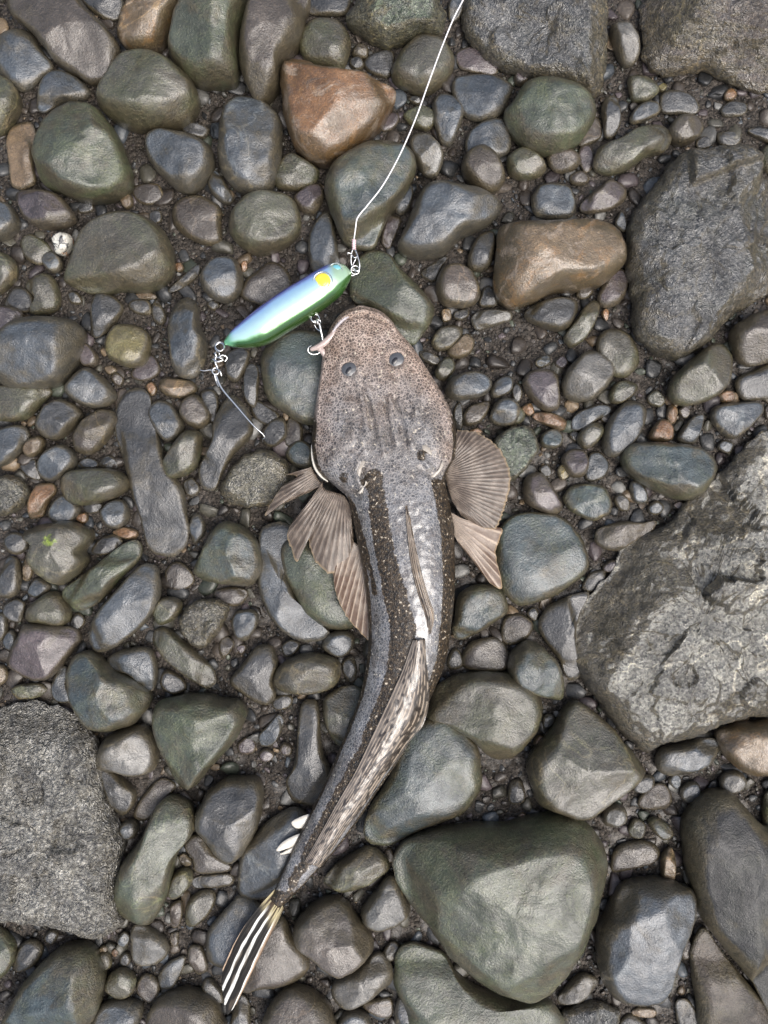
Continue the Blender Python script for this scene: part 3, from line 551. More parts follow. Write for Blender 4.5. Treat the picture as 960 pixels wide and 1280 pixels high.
F|R b 3 1|770,720 790,690 830,705 810,740|small bluish pebble between teal oval and giant boulder
F|R d 3 0|100,800 130,780 150,810 130,830|tiny dark pebble left below the turquoise-green pebble
F|R n 3 1|945,580 965,560 985,590 960,615|small brown pebble at the right edge atop the giant boulder
I|R s 4 5|-55,150 -40,60 20,10 110,0 200,20 260,80 290,140 305,200 270,250 200,300 120,340 30,355 -20,310 -50,240|big blue-green block stone right of the fish's right pelvic fin
I|X l 2.4 6|245,540 240,450 260,370 330,290 400,220 420,150 500,90 620,30 680,-40 760,-110 860,-200 940,-290 1020,-330 1020,780 940,785 860,790 790,820 720,860 600,890 520,930 470,880 420,830 360,750 290,660|giant pale grey boulder with granular flat face at the right edge
I|A n 3 2|305,110 320,60 420,30 480,40 550,30 530,70 480,100 400,150 340,140|brown-grey flat stone between the blue-green block and giant boulder
I|R d 3 1|100,420 130,360 200,320 290,300 260,370 240,450 245,540 260,610 210,630 180,560 120,480|dark blue stone leaning against the giant boulder's left edge
I|A s 4.5 4|0,520 60,480 110,500 170,550 200,640 190,710 130,700 60,680 0,650 -20,590|blue-topped stone with brown rim left of the giant boulder's foot
H|R o 3.5 2|650,720 680,660 740,620 850,600 960,610 1040,660 1075,720 1065,800 1030,860 960,920 880,920 800,850 700,790 640,770|large brown-grey smooth stone right of the fish's rear body
I|A o 3.5 4|60,960 70,910 150,830 200,740 240,705 300,740 360,790 430,870 500,960 490,1000 420,1060 350,1100 290,1150 240,1155 170,1130 100,1100 60,1020|large olive-grey kite-shaped stone below the giant boulder
I|R b 3 2|540,930 560,890 640,870 720,850 780,860 760,930 700,970 600,990 550,970|blue-grey stone under the giant boulder's lower edge
I|R t 4 3|775,830 850,800 920,790 1010,780 1010,960 920,990 860,970 810,930 780,880|tan-brown stone at the right edge under the giant boulder
I|R r 4 1|80,865 95,838 120,845 115,885 90,885|tiny pink-orange pebble left of the kite-shaped stone
I|R p 3 1|340,205 370,180 405,185 395,225 350,225|small purple pebble below the brown-grey flat stone
I|R d 3 1|55,380 80,355 100,380 85,410|tiny dark pebble below the blue-green block stone
I|R d 2 0|260,290 290,230 350,220 340,280 300,300|dark low stone between the blue-green block and giant boulder's side
I|R m 1.5 0|-30,400 30,380 80,420 60,470 0,500 -40,480|mud-dark low stone below the blue-green block stone
I|R b 3 1|115,770 140,755 160,770 150,800 120,810|tiny bluish pebble above the kite-shaped stone's left side
H|R g 4 2|90,130 140,95 200,110 260,130 320,200 370,300 400,400 360,440 280,445 200,400 150,330 100,230|green-rimmed glossy stone under the fish's left fins
H|R b 2 2|10,180 20,60 90,40 130,60 110,130 110,220 160,350 230,420 280,460 200,490 130,470 70,420 30,350 5,260|long blue-grey stone behind the green-rimmed glossy stone
H|R b 4 2|245,500 270,460 320,445 365,460 365,510 320,545 270,530|blue-grey round pebble left of the fish below the left fins
H|R o 4 3|65,620 90,575 150,540 230,530 310,560 315,620 280,665 200,685 120,680 75,660|tan and grey mottled oval stone left of the fish's body
H|R o 4 2|250,730 260,690 330,655 390,660 400,720 370,800 330,880 290,860 260,800|pale-faced stone with olive rim against the fish's left flank
H|R d 3 1|325,560 360,540 380,590 360,640 330,610|dark pebble between mottled oval stone and the fish
H|A d 2.5 1|145,960 165,700 235,700 240,800 250,900 280,960 270,1060 200,1110 130,1080 105,1010|long dark grey block left of the fish's tail section
H|A b 3 1|5,840 50,790 90,748 108,790 90,840 60,880 15,880|small slate triangular chip below the dark slab stone
H|R p 3 1|10,905 40,885 70,910 50,935 20,935|tiny bluish purple pebble below the slate triangular chip
H|R p 4 1|88,885 105,862 135,880 130,910 100,910|tiny pink-purple pebble beside the slate triangular chip
H|A d 3 1|90,500 130,475 170,490 150,530 110,550|small dark wet stone left of the blue-grey round pebble
H|R s 3 1|745,400 760,310 830,270 920,290 945,370 900,410 840,450 760,480 735,440|blue-grey stone beside the fish under the right pelvic fin's tip
H|R m 1.8 0|770,560 800,490 900,470 950,530 940,590 870,600 790,590|dark muddy lump above the large brown-grey smooth stone
H|R d 3 0|715,560 740,510 770,530 775,580 730,590|dark small stone against the fish's right flank
K|R s 3 2|400,240 430,150 500,40 540,-60 580,-130 640,-175 720,-180 800,-120 840,-60 850,30 840,100 780,180 700,215 600,250 500,300 430,290|large green-grey stone against the right of the fish's tail section
H|R d 3 0|60,700 110,680 140,700 120,735 70,740|dark pebble below the tan and grey mottled oval
J|A d 4 2|370,-20 420,10 480,60 515,90 500,150 460,185 420,150 395,80|small dark glinting wedge right of the wrinkled boulder
J|R n 1.5 0|500,180 530,110 600,40 660,60 630,110 560,190 520,195|brown low slab under the green heart-shaped stone's point
J|R b 4.5 2|445,230 465,200 500,195 520,225 505,260 465,265|round blue bead-like pebble right of the wrinkled boulder
J|R g 3.5 4|560,190 600,125 650,110 710,140 730,190 720,250 660,330 640,420 610,520 560,585 500,580 440,540 430,450 450,370 510,290 540,240|long olive-green stone right of the wrinkled boulder
J|A d 4 4|730,170 780,80 850,40 970,40 990,100 980,190 940,280 890,350 850,360 800,310 760,250 730,220|dark blue-grey faceted stone left of the fish's tail
J|R m 1.5 1|690,290 740,250 800,320 870,380 740,395 720,340|brown flat stone under the dark faceted stone
J|R o 4 2|625,470 650,400 690,375 720,390 715,440 660,490|tan-grey oval pebble right of the long olive-green stone
J|R o 2.5 1|695,530 720,480 780,455 810,480 790,540 740,590 700,590|brown-rimmed oval pebble below the brown flat stone
J|R d 1.5 0|730,410 860,395 865,440 730,450|dark sunken sliver below the brown flat stone
J|A n 3 1|635,510 680,490 690,540 670,600 640,600|small brown upright chip below the tan-grey oval pebble
J|A n 3 1|635,620 670,610 670,670 640,670|small brown square chip below the upright brown chip
J|R b 1.8 1|770,650 790,590 870,500 900,475 980,520 1020,600 1000,720 960,800 840,755 780,720|wide flat blue-grey stone under the fish's striped tail fin
K|R n 2 1|-60,830 -30,640 30,580 100,560 140,640 200,720 180,780 100,820 20,830|brown-grey flat stone right of the fish's striped tail fin
K|R b 3 1|-70,440 -60,330 -20,270 60,190 150,150 200,200 190,300 120,400 60,480 -10,500 -60,480|rounded blue-grey stone under the white anal fin lobes
J|A l 3 2|490,590 540,590 620,640 640,690 590,740 510,745 490,700|small pale wet stone below the long olive-green stone
J|A n 2 1|700,720 710,660 760,665 785,760 740,780|red-brown flat chip left of the fish's tail fin
J|A b 2 1|590,780 620,730 700,695 690,750 650,830 600,830|grey pointed chip left of the red-brown flat chip
J|A o 3 2|385,830 410,770 460,745 515,790 500,850 450,875|small green-brown stone near the bottom, right of the bottom left stone
J|R s 3.5 4|20,920 70,830 150,740 230,680 310,670 360,720 385,810 370,900 320,980 200,1010 60,1010 0,980|big dark teal rounded stone in the bottom left corner
J|R b 3.5 3|340,960 380,890 460,875 530,895 520,960 450,1000 360,1000|blue-grey rounded stone at the bottom edge, right of the teal one
J|R n 3.5 3|545,960 570,890 640,845 720,840 800,870 830,930 830,1000 560,1000|rounded dark brown stone with blue sheen at the bottom edge left of the tail
J|R g 4 2|-40,600 40,640 60,690 40,750 0,790 -40,780|dark green stone at the left edge under the wrinkled boulder
J|R d 3 1|50,740 80,660 130,645 165,680 130,740 70,765|dark bluish stone above the bottom left teal stone
J|R o 3 1|360,730 380,690 410,695 420,740 385,760|small brown pebble at the wrinkled boulder's lower right
J|R t 3 1|370,685 385,665 405,675 395,695|tiny tan pebble just under the wrinkled boulder
J|R r 4 1|418,690 432,675 447,690 435,708|tiny bright orange pebble under the wrinkled boulder's corner
J|R b 3 1|440,640 465,612 488,635 475,670 445,665|small bluish pebble right of the wrinkled boulder's lower corner
J|R d 3 1|450,710 475,690 492,715 480,740 455,735|small dark pebble below the tiny bright orange one
J|R d 3 1|165,640 190,605 220,620 200,660|small dark pebble under the wrinkled boulder's lower edge
J|R m 2 0|510,830 540,770 590,790 600,840 560,880|muddy lump right of the small green-brown bottom stone
J|R d 3 1|755,820 780,785 830,830 840,880 800,870|dark pebble left of the tail fin's tip
J|R d 3 1|860,960 900,850 940,900 930,1000 860,1000|dark upright stone below the tail fin's tip at the bottom edge
J|R n 3 1|670,340 690,318 720,350 700,370|tiny brown pebble right of the long olive-green stone's waist
K|A g 3 3|515,420 505,350 540,300 620,260 740,230 850,225 960,220 1060,190 1180,185 1260,220 1310,300 1320,400 1290,520 1240,650 1180,750 1110,830 1040,865 960,860 880,830 800,770 720,700 640,590 570,500|very large smooth pale green-grey stone at bottom centre
K|A o 3.5 2|245,430 290,370 350,330 420,290 490,330 505,380 440,430 370,460 310,468|dark brown wedge-shaped stone right of the fish's tail base
K|A l 4 3|390,540 430,490 500,400 530,420 590,540 530,590 460,620 400,590|pale grey stone wedged against the very large pale green stone
K|A n 4 3|135,620 160,560 240,500 310,490 350,520 380,570 440,640 440,690 380,750 310,778 250,740 200,690 140,660|brown-grey glistening blocky stone right of the tail base
K|A l 3.5 3|275,850 290,810 390,750 460,690 510,740 518,800 440,860 360,905 320,905|pale rough grey bar-shaped stone near the bottom centre
K|R n 3.5 3|20,960 60,880 120,830 190,835 260,880 290,940 280,1010 30,1010|dark rounded stone at the bottom edge right of the tail fin
K|R b 3 2|305,960 340,915 410,920 440,970 430,1010 310,1000|small blue-grey stone at the bottom edge below the pale bar-shaped stone
K|R g 2.5 1|520,740 530,690 600,660 700,700 760,780 850,840 960,870 1110,880 1115,1010 630,1010 560,900 520,820|large dark green stone under the very large pale green stone
K|R d 3 1|475,690 510,650 540,670 520,720 480,720|small dark pebble at the upper end of the pale bar-shaped stone
K|R b 3 1|530,870 560,860 640,960 620,1010 560,1010 520,950|bluish narrow stone at the bottom edge beside the large dark green stone
K|R m 2 0|400,890 470,860 510,870 510,930 450,930|dark muddy stone right below the pale bar-shaped stone
L|A b 3.2 3|325,640 340,590 390,490 430,440 520,425 620,430 690,460 695,530 670,600 630,700 600,820 560,880 480,895 400,880 345,820 320,750|smooth blue-grey rounded block right of the very large pale green stone
L|R d 3 3|645,220 680,150 740,90 820,90 880,150 940,220 1020,300 1020,960 900,800 800,680 720,580 690,480 660,380|large glossy dark stone at the lower right edge
L|R n 2 1|670,700 720,600 780,680 880,800 960,890 1010,930 1010,1010 730,1010 690,860|brown-grey stone in the bottom right corner under the glossy dark stone
L|R l 4 2|780,60 800,20 850,10 880,50 850,90 800,95|pale round pebble above the glossy dark stone
L|R b 3 1|630,95 650,60 690,50 708,85 690,125 650,130|blue-grey round pebble left of the pale round pebble
L|R l 4 2|340,180 370,140 420,145 432,190 400,220 350,215|pale grey pebble right of the kite-shaped stone's lower end
L|R s 4 2|510,200 540,185 590,215 605,250 570,270 530,240|blue-green oval pebble with brown rim above the cream pebble
L|A t 4 2|560,420 560,330 595,290 615,330 610,420 590,430|upright cream-tan pointed pebble above the blue-grey rounded block
L|R n 2 0|470,130 510,70 570,60 600,110 580,150 500,155|brown low stone below the blue-grey stone by the giant boulder
L|R d 3 1|450,80 480,30 530,30 530,70 490,95|small grey stone right of the kite-shaped stone
L|R m 1.8 0|370,350 400,290 490,270 550,300 540,350 450,380 380,390|muddy sunken stone above the blue-grey rounded block
L|R o 3 1|435,230 460,190 500,210 490,260 450,260|small olive pebble left of the blue-green oval pebble
L|A l 3 1|165,870 230,790 270,765 330,790 300,840 260,880 180,890|pale angular fragment at bottom left of the blue-grey rounded block
L|X d 2 1|170,960 200,900 330,870 420,910 380,1000 180,1010|dark rough stone at the bottom edge below the pale fragment
L|R t 2 1|450,910 490,895 540,910 530,935 460,930|small tan chip below the blue-grey rounded block
L|A n 3 1|630,690 650,620 685,680 670,715 640,720|small brown chip between blue-grey block and glossy dark stone
L|A d 2 1|610,870 660,860 720,960 690,1010 620,980|dark slab fragment at the bottom edge right of the blue-grey block
L|R g 3 1|940,190 950,100 1000,80 1010,250 960,240|small green-black stone at the right edge above the glossy dark one
L|R b 3 1|585,50 610,20 635,40 620,80|small bluish pebble below the stone under the giant boulder
L|R d 2 0|400,960 440,920 500,960 480,1000 400,1000|dark bluish stone at the bottom edge below the small tan chip
L|R d 3 0|-10,60 30,40 50,90 40,130 -10,130|small dark stone left of the kite-shaped stone's lower half
L|R r 3 0|20,185 40,165 60,185 40,200|tiny dark red pebble above the very large pale green stone
"""
FISH_L = [(447,382.5),(430,389),(419,400),(409,417),(404,437),(400,470),(394,507),(391,535),(390,562),(397,588),(418,607),(434,622),(439,640),(446,675),(454,715),(459,755),(460.5,798),(458,828),(451,865),(439,900),(423,939),(404,983),(387,1018),(373,1046),(357,1082),(344,1111),(337,1122)]
FISH_R = [(456,382.5),(474,388),(488,399),(500,416),(516,434),(535,463),(553,492),(566,520),(571,548),(569,572),(560,590),(557,605),(562,628),(567,665),(569,709),(568,745),(564,782),(557.5,826),(543,862),(524,905),(502,945),(471,990),(446,1028),(420,1062),(388,1097),(362,1124),(350,1135)]
FISH_POLY = np.array(FISH_L + FISH_R[::-1], float)
def inside(poly, x, y):
    x = np.asarray(x, float); y = np.asarray(y, float); r = np.zeros(np.broadcast(x, y).shape, bool)
    a = poly; b = np.roll(poly, -1, 0)
    for (x0, y0), (x1, y1) in zip(a, b):
        if y0 == y1: continue
        r ^= ((y0 > y) != (y1 > y)) & (x < (x1 - x0) * (y - y0) / (y1 - y0) + x0)
    return r
FIN_POLYS = [np.array(p_, float) for p_ in ([(390,582),(357,590),(330,648),(357,672),(371,706),(395,706),(416,720),(432,775),(460,802),(468,730),(440,630)],
    [(560,560),(572,535),(600,540),(637,580),(640,605),(628,665),(630,736),(612,732),(566,675)], [(344,1108),(276,1210),(276,1245),(285,1270),(303,1248),(358,1138)], [(340,1070),(345,1050),(364,1020),(390,1015),(380,1070)])]
LURE_POLY = np.array([(280,420),(300,404),(350,366),(400,336),(430,331),(440,345),(411,382),(362,414),(313,435)], float)

def stone_mesh(P, style, hfac, lev, seed, big, relief=None):
    """a boulder from its plan outline P (px, in world plan), height, style -> verts (px units) and faces"""
    r = np.random.default_rng(seed)
    if style == 'R':
        C = spline(P, max(len(P) * 10, 40), True)
    else:
        C = chaikin(P, 3 if style == 'A' else 3, 0.18 if style == 'A' else 0.18)
    per = np.linalg.norm(np.diff(np.concatenate([C, C[:1]]), axis=0), axis=1).sum()
    sp = 2.6 if big else 4.0
    N = int(np.clip(per / sp, 26, 420)); C = resample_closed(C, N)
    x, y = C[:, 0], C[:, 1]; x1, y1 = np.roll(x, -1), np.roll(y, -1); cr = x * y1 - x1 * y
    A = cr.sum() / 2; c = np.array([((x + x1) * cr).sum(), ((y + y1) * cr).sum()]) / (6 * A)
    area = abs(A); minor = 2 * area / (per / 2)       # about the short width
    h = hfac / 10.0 * minor * 1.5
    R = int(np.clip(minor / 2 / sp, 7, 70))
    s = np.linspace(0, 1, R + 1)[1:] ** 0.86
    pw = r.uniform(2.6, 4.2) if style == 'R' else r.uniform(3.4, 5.6) if style == 'A' else 5.0; qw = 1.35 if style == 'R' else 1.2
    H = 0.76 * h; zw = lev + 0.24 * h
    S = s[:, None] * np.ones(N)
    rel = C - c
    XY = c + rel[None] * S[..., None]
    z = H * np.power(np.clip(1 - S ** pw, 0, 1), 1 / qw)
    rad = np.sqrt(area / math.pi)
    d = (XY - c) / rad
    # chipped faces: planes close to the dome's tangents cut it back a little
    def dome_f(t): return H * max(0.0, 1 - t ** pw) ** (1 / qw)
    rl = np.linalg.norm(rel, axis=1); tha = np.arctan2(rel[:, 1], rel[:, 0])
    nf = {'R': 9, 'A': 11, 'X': 8}[style]; k = {'R': 0.05, 'A': 0.018, 'X': 0.05}[style] * H + 1e-6
    a0 = r.uniform(0, 6.28)
    for f in range(2 if style == 'R' else 3):
        an = a0 + f * 2.3 + r.uniform(-0.5, 0.5); sl = r.uniform(0.15, 0.7) if style != 'X' else 0.2
        pl = np.maximum(r.uniform(0.72, 0.95) * H - sl * H * (d[..., 0] * math.cos(an) + d[..., 1] * math.sin(an)), 0.12 * H * (1 - S))
        hh = np.clip(0.5 + 0.5 * (pl - z) / k, 0, 1); z = pl * (1 - hh) + z * hh - k * hh * (1 - hh)
    for f in range(nf):
        jn = int(r.integers(0, N)); si = math.sqrt(r.uniform(0.0, 0.8)); rh = rel[jn] / rl[jn]
        g_ = (dome_f(min(si + 0.04, 1)) - dome_f(max(si - 0.04, 0))) / (0.08 if si > 0.04 else 0.04 + si) / rl[jn]
        dl = r.uniform(0.0, 0.12 if style == 'R' else 0.22) * H
        tw_ = r.normal(0, 0.10 if style == 'R' else 0.16, 2) * H / rad
        p0 = rel[jn] * si; dx = XY - c - p0
        pl = dome_f(si) - dl + g_ * (dx * rh).sum(-1) + (dx * tw_).sum(-1)
        pl = np.maximum(pl, 0.10 * H * (1 - S))
        hh = np.clip(0.5 + 0.5 * (pl - z) / k, 0, 1)
        z = pl * (1 - hh) + z * hh - k * hh * (1 - hh)
    if relief is not None: z = relief(XY[..., 0] + CX, CY - XY[..., 1], z + zw, S) - zw
    q = np.concatenate([XY / rad, z[..., None] / rad], -1) + r.uniform(0, 40, 3)
    z = z + H * (0.07 if relief is None else 0.05) * fbm(q * 1.1, 3) * (1 - S ** 6)
    wob = 1 + (0.022 if style == 'R' else 0.032) * fbm(q * 2.6 + 9, 3) * S ** 2
    XY = c + (XY - c) * wob[..., None]
    qa = np.concatenate([XY, z[..., None]], -1)
    if style == 'X':
        # chipped facets: irregular cells, each a little offset and tilted
        cs_ = 44.0 if big else 16.0
        lo, hi = XY.reshape(-1, 2).min(0), XY.reshape(-1, 2).max(0)
        ns = int(np.clip((hi - lo).prod() / cs_ ** 2, 6, 90)); sd = lo + r.random((ns, 2)) * (hi - lo)
        offs = r.normal(0, 2.0 if big else 1.4, ns); tlt = r.normal(0, 0.09 if big else 0.10, (ns, 2))
        wp = XY + np.stack([fbm(qa / 20 + 51, 3), fbm(qa / 20 + 77, 3)], -1) * 8.0
        dd = ((wp[..., None, :] - sd) ** 2).sum(-1); k1 = dd.argmin(-1)
        z = z + (1 - S ** 8) * (offs[k1] + ((XY - sd[k1]) * tlt[k1]).sum(-1))
        rg = np.abs(fbm(qa / 30.0 + r.uniform(0, 40, 3), 2, 2.2, 0.5))
        z = z + (1 - S ** 8) * (3.2 * fbm(qa / 40.0 + 5, 3) - 4.5 * np.clip(0.16 - rg, 0, 1) / 0.16 * 0.5 + 1.1 * fbm(qa / 11.0, 1))
        XY = XY + (S ** 3)[..., None] * np.stack([fbm(qa / 14 + 3, 3), fbm(qa / 14 + 31, 3)], -1) * 2.6
    else:
        z = z + (1 - S ** 8) * (0.5 * fbm(qa / 12.0 + seed % 17, 3)) * (1.6 if style == 'A' else 1.0)
    pole = np.array([[*c, z[0].mean()]])
    V = [pole]; rings = []
    for i in range(R): rings.append(np.concatenate([XY[i], (zw + z[i])[:, None]], -1))
    for sc_, dz in ((0.985, -0.18), (0.93, -0.42), (0.74, -0.62)):
        rings.append(np.concatenate([c + (XY[-1] - c) * sc_, np.full((N, 1), min(zw + dz * h, -20.0 * (-dz - 0.18)))], -1))
    V = np.concatenate([np.array([[*c, zw + z[0].mean()]])] + rings + [np.array([[*c, min(zw - 0.66 * h, -12.0)]])])
    F = [(0, 1 + j, 1 + (j + 1) % N) for j in range(N)]
    F += grid_faces(len(rings), N, True, 1, True)
    last = 1 + (len(rings) - 1) * N; L = len(V) - 1
    F += [(last + j, last + (j + 1) % N, L) for j in range(N)]
    return V, F, c, h, minor, area
def smin(a, b, k):
    h = np.clip(0.5 + 0.5 * (b - a) / k, 0, 1); return b * (1 - h) + a * h - k * h * (1 - h)
def plane3(p, q, r_):
    p, q, r_ = (np.array(v, float) for v in (p, q, r_)); n = np.cross(q - p, r_ - p)
    return lambda x, y: p[2] - (n[0] * (x - p[0]) + n[1] * (y - p[1])) / n[2]
def side(x, y, a, b):
    return ((b[0] - a[0]) * (y - a[1]) - (b[1] - a[1]) * (x - a[0])) / math.hypot(b[0] - a[0], b[1] - a[1])
def giant(x, y, z, S):                      # flat granular face, steep darker shoulder to the upper left
    dome_ = np.clip((1 - S ** 9), 0, 1) ** 0.5
    pl = plane3((770, 830, 58), (950, 690, 66), (940, 880, 44))(x, y)
    s1 = plane3((722, 800, 14), (768, 812, 58), (790, 690, 16))(x, y); s2 = plane3((800, 650, 8), (852, 715, 60), (930, 560, 10))(x, y)
    s3 = plane3((960, 660, 60), (850, 715, 62), (880, 600, 26))(x, y)
    t = smin(smin(pl, s1, 5.0), smin(s2, s3, 6.0), 6.0)
    return 6 + (t - 6) * dome_
def ledge(x, y, z, S):                      # stepped top, bright broken face falling away to the right
    dome_ = np.clip((1 - S ** 9), 0, 1) ** 0.5
    t = 46 + 0.03 * (y - 300) + 0 * x
    step = sstep(3, -3, (y - (243 - 0.38 * (x - 858)))) * sstep(846, 853, x)
    t = t + 15 * step
    xr = np.interp(y, [190, 262, 300, 345, 400, 450], [965, 905, 912, 925, 880, 850])
    t = t - 0.8 * np.clip(x - xr, 0, 200) * sstep(195, 240, y)
    t = t - 0.25 * np.clip(830 - x, 0, 60)
    return 5 + (t - 5) * dome_
def toprock(x, y, z, S):                    # two faces meeting in a slanting arris
    dome_ = np.clip((1 - S ** 9), 0, 1) ** 0.5
    a = plane3((600, 20, 30), (720, 0, 58), (740, 100, 48))(x, y); b = plane3((722, 0, 58), (760, 100, 18), (764, 0, 26))(x, y)
    return 5 + (smin(a, b, 4.0) - 5) * dome_
def corner(x, y, z, S):
    dome_ = np.clip((1 - S ** 9), 0, 1) ** 0.5
    a = 62 + 0 * x; b = plane3((800, 95, 12), (950, 115, 14), (850, 40, 62))(x, y); c = plane3((800, 0, 10), (800, 90, 10), (850, 40, 58))(x, y)
    t = smin(smin(a, b, 8), c, 8)
    lay = t / 9.0; t = t * 0.6 + 0.4 * 9.0 * (np.floor(lay) + sstep(0.55, 0.95, lay - np.floor(lay)))
    return 5 + (t - 5) * dome_
def wrinkly(x, y, z, S):
    dome_ = np.clip((1 - S ** 10), 0, 1) ** 0.5
    t = 52 - 0.10 * np.clip(x - 60, 0, 200) + 0.03 * (y - 1000) - 5 * sstep(3, -2, np.abs(y - (1044 + 5 * np.sin(x / 13)))) * (x < 130)
    t = smin(t, plane3((20, 885, 12), (100, 885, 12), (60, 930, 50))(x, y), 8)
    return 5 + (t - 5) * dome_
RELIEF = {'giant pale': giant, 'big dark slab': ledge, 'large rough dark': toprock, 'huge brown': corner, 'huge wrinkled': wrinkly}
def oriented(P):
    x, y = P[:, 0], P[:, 1]
    A = (x * np.roll(y, -1) - np.roll(x, -1) * y).sum()
    return P if A > 0 else P[::-1]
stone_polys = []
ridx = 0
for row in STONES.strip().splitlines():
    tl, par, pts, label = row.split('|')
    style, col, hf, lev = par.split(); hf = float(hf); lev = float(lev) * 2.0
    P = np.array([[float(v) for v in q.split(',')] for q in pts.split()]) / 3.0 + np.array(TILES[tl])
    ridx += 1
    cen = P.mean(0); size = math.sqrt(abs((P[:, 0] * np.roll(P[:, 1], -1) - np.roll(P[:, 0], -1) * P[:, 1]).sum() / 2))
    per = np.linalg.norm(P - np.roll(P, 1, 0), axis=1).sum(); mn = size * size / (per / 4)
    big = style == 'X' and size > 90
    lev -= 5.0 * max(0.0, 1 - size / 75.0)
    h = hf / 10 * mn * 1.5
    zw = lev + 0.24 * h
    K = (D - zw) / D
    Q = (P - [CX, CY]) * K * [1, -1]                    # plan in px about the picture centre, y up
    rel_ = next((f for k_, f in RELIEF.items() if label.startswith(k_)), None)
    V, F, c, h, minor, area = stone_mesh(oriented(Q), style, hf, lev, 100 + ridx, big, rel_)
    # things lying on the stones press on them: no stone stands up through fish or lure
    den = spline(P, 60, True)
    top = V[:, 2].max()
    lim = None
    if inside(FISH_POLY, den[:, 0], den[:, 1]).any() or inside(P, FISH_POLY[:, 0], FISH_POLY[:, 1]).any(): lim = 29.0
    elif any(inside(q_, den[:, 0], den[:, 1]).any() or inside(P, q_[:, 0], q_[:, 1]).any() for q_ in FIN_POLYS): lim = 25.0
    elif inside(LURE_POLY, den[:, 0], den[:, 1]).any() or inside(P, LURE_POLY[:, 0], LURE_POLY[:, 1]).any(): lim = 26.0
    if lim is not None and top > lim:
        V[:, 2] = np.where(V[:, 2] > 0, V[:, 2] * (lim / top), V[:, 2])
    stone_polys.append(P)
    Vm = V * U; loc = (c[0] * U, c[1] * U, 0.0)
    name = 'pebble' if size < 38 else 'stone' if size < 105 else 'boulder'
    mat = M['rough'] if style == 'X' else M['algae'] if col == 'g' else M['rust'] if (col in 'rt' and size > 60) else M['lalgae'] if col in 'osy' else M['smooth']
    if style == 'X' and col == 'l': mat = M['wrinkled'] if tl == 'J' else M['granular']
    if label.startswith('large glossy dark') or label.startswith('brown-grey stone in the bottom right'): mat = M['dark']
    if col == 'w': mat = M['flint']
    if 'algae patch near' in label:
        k_ = (D - 40) / D
        mat = stone_material('wet_stone_bright_algae_patch', 0.3, 0.7, 0.55, 0.48, 0.9, patch=((67 - CX) * k_ * U - loc[0], (CY - 677) * k_ * U - loc[1], 40 * U, 13 * U))
    o = new_obj(name, Vm, F, mat, loc=loc)
    jit = 1 + 0.16 * (random.Random(ridx).random() - 0.5)
    if style == 'X' and size > 60: jit *= (1.4 if tl == 'J' else 2.5) if col == 'l' else 1.25
    if label.startswith('large glossy dark'): jit *= 0.4
    jw = 0.06 * (random.Random(ridx * 7).random() - 0.5)
    if style != 'X': jit *= 0.76
    rgb = np.array(s2l(PAL[col])) * jit * np.array([1 + jw, 1, 1 - jw])
    o.color = (*[float(v) for v in rgb], 1.0)
    tag(o, label, 'pebble' if name == 'pebble' else 'stone' if name == 'stone' else 'boulder',
        {'pebble': 'small pebbles between the stones', 'stone': 'wet river stones', 'boulder': 'large boulders around the fish'}[name])

# ------------------------------------------------------------------ ground sheet and loose grit
def ground():
    n = 170; ext = 700.0
    xs = np.linspace(-ext, ext, n); X, Y = np.meshgrid(xs, xs, indexing='ij')
    Z = 3.5 * fbm(np.stack([X / 60, Y / 60, 0 * X], -1), 4) - 6.0
    V = np.stack([X, Y, Z], -1).reshape(-1, 3) * U
    F = grid_faces(n, n, flip=True)
    # out to the horizon
    b = 60.0; o = len(V); e = ext * U
    ext_pts = [(-b, -b), (b, -b), (b, b), (-b, b)]; inn = [(-e, -e), (e, -e), (e, e), (-e, e)]
    V = np.concatenate([V, [(x, y, -0.005) for x, y in inn], [(x, y, -0.3) for x, y in ext_pts]])
    for i in range(4):
        j = (i + 1) % 4; F.append((o + i, o + 4 + i, o + 4 + j, o + j))
    g = new_obj('ground', V, F, M['ground']); g['kind'] = 'structure'; g['label'] = 'dark wet mud and grit between the stones'
ground()
def ico():
    t = (1 + 5 ** .5) / 2
    v = np.array([(-1,t,0),(1,t,0),(-1,-t,0),(1,-t,0),(0,-1,t),(0,1,t),(0,-1,-t),(0,1,-t),(t,0,-1),(t,0,1),(-t,0,-1),(-t,0,1)], float)
    f = [(0,11,5),(0,5,1),(0,1,7),(0,7,10),(0,10,11),(1,5,9),(5,11,4),(11,10,2),(10,7,6),(7,1,8),(3,9,4),(3,4,2),(3,2,6),(3,6,8),(3,8,9),(4,9,5),(2,4,11),(6,2,10),(8,6,7),(9,8,1)]
    v /= np.linalg.norm(v, axis=1)[:, None]
    # one subdivision
    v = list(map(tuple, v)); cache = {}; nf = []
    def mid(a, b):
        k = (min(a, b), max(a, b))
        if k not in cache:
            m = (np.array(v[a]) + np.array(v[b])) / 2; v.append(tuple(m / np.linalg.norm(m))); cache[k] = len(v) - 1
        return cache[k]
    for a, b, c in f:
        x, y, z = mid(a, b), mid(b, c), mid(c, a); nf += [(a, x, z), (b, y, x), (c, z, y), (x, y, z)]
    return np.array(v), np.array(nf)
ICV, ICF = ico()
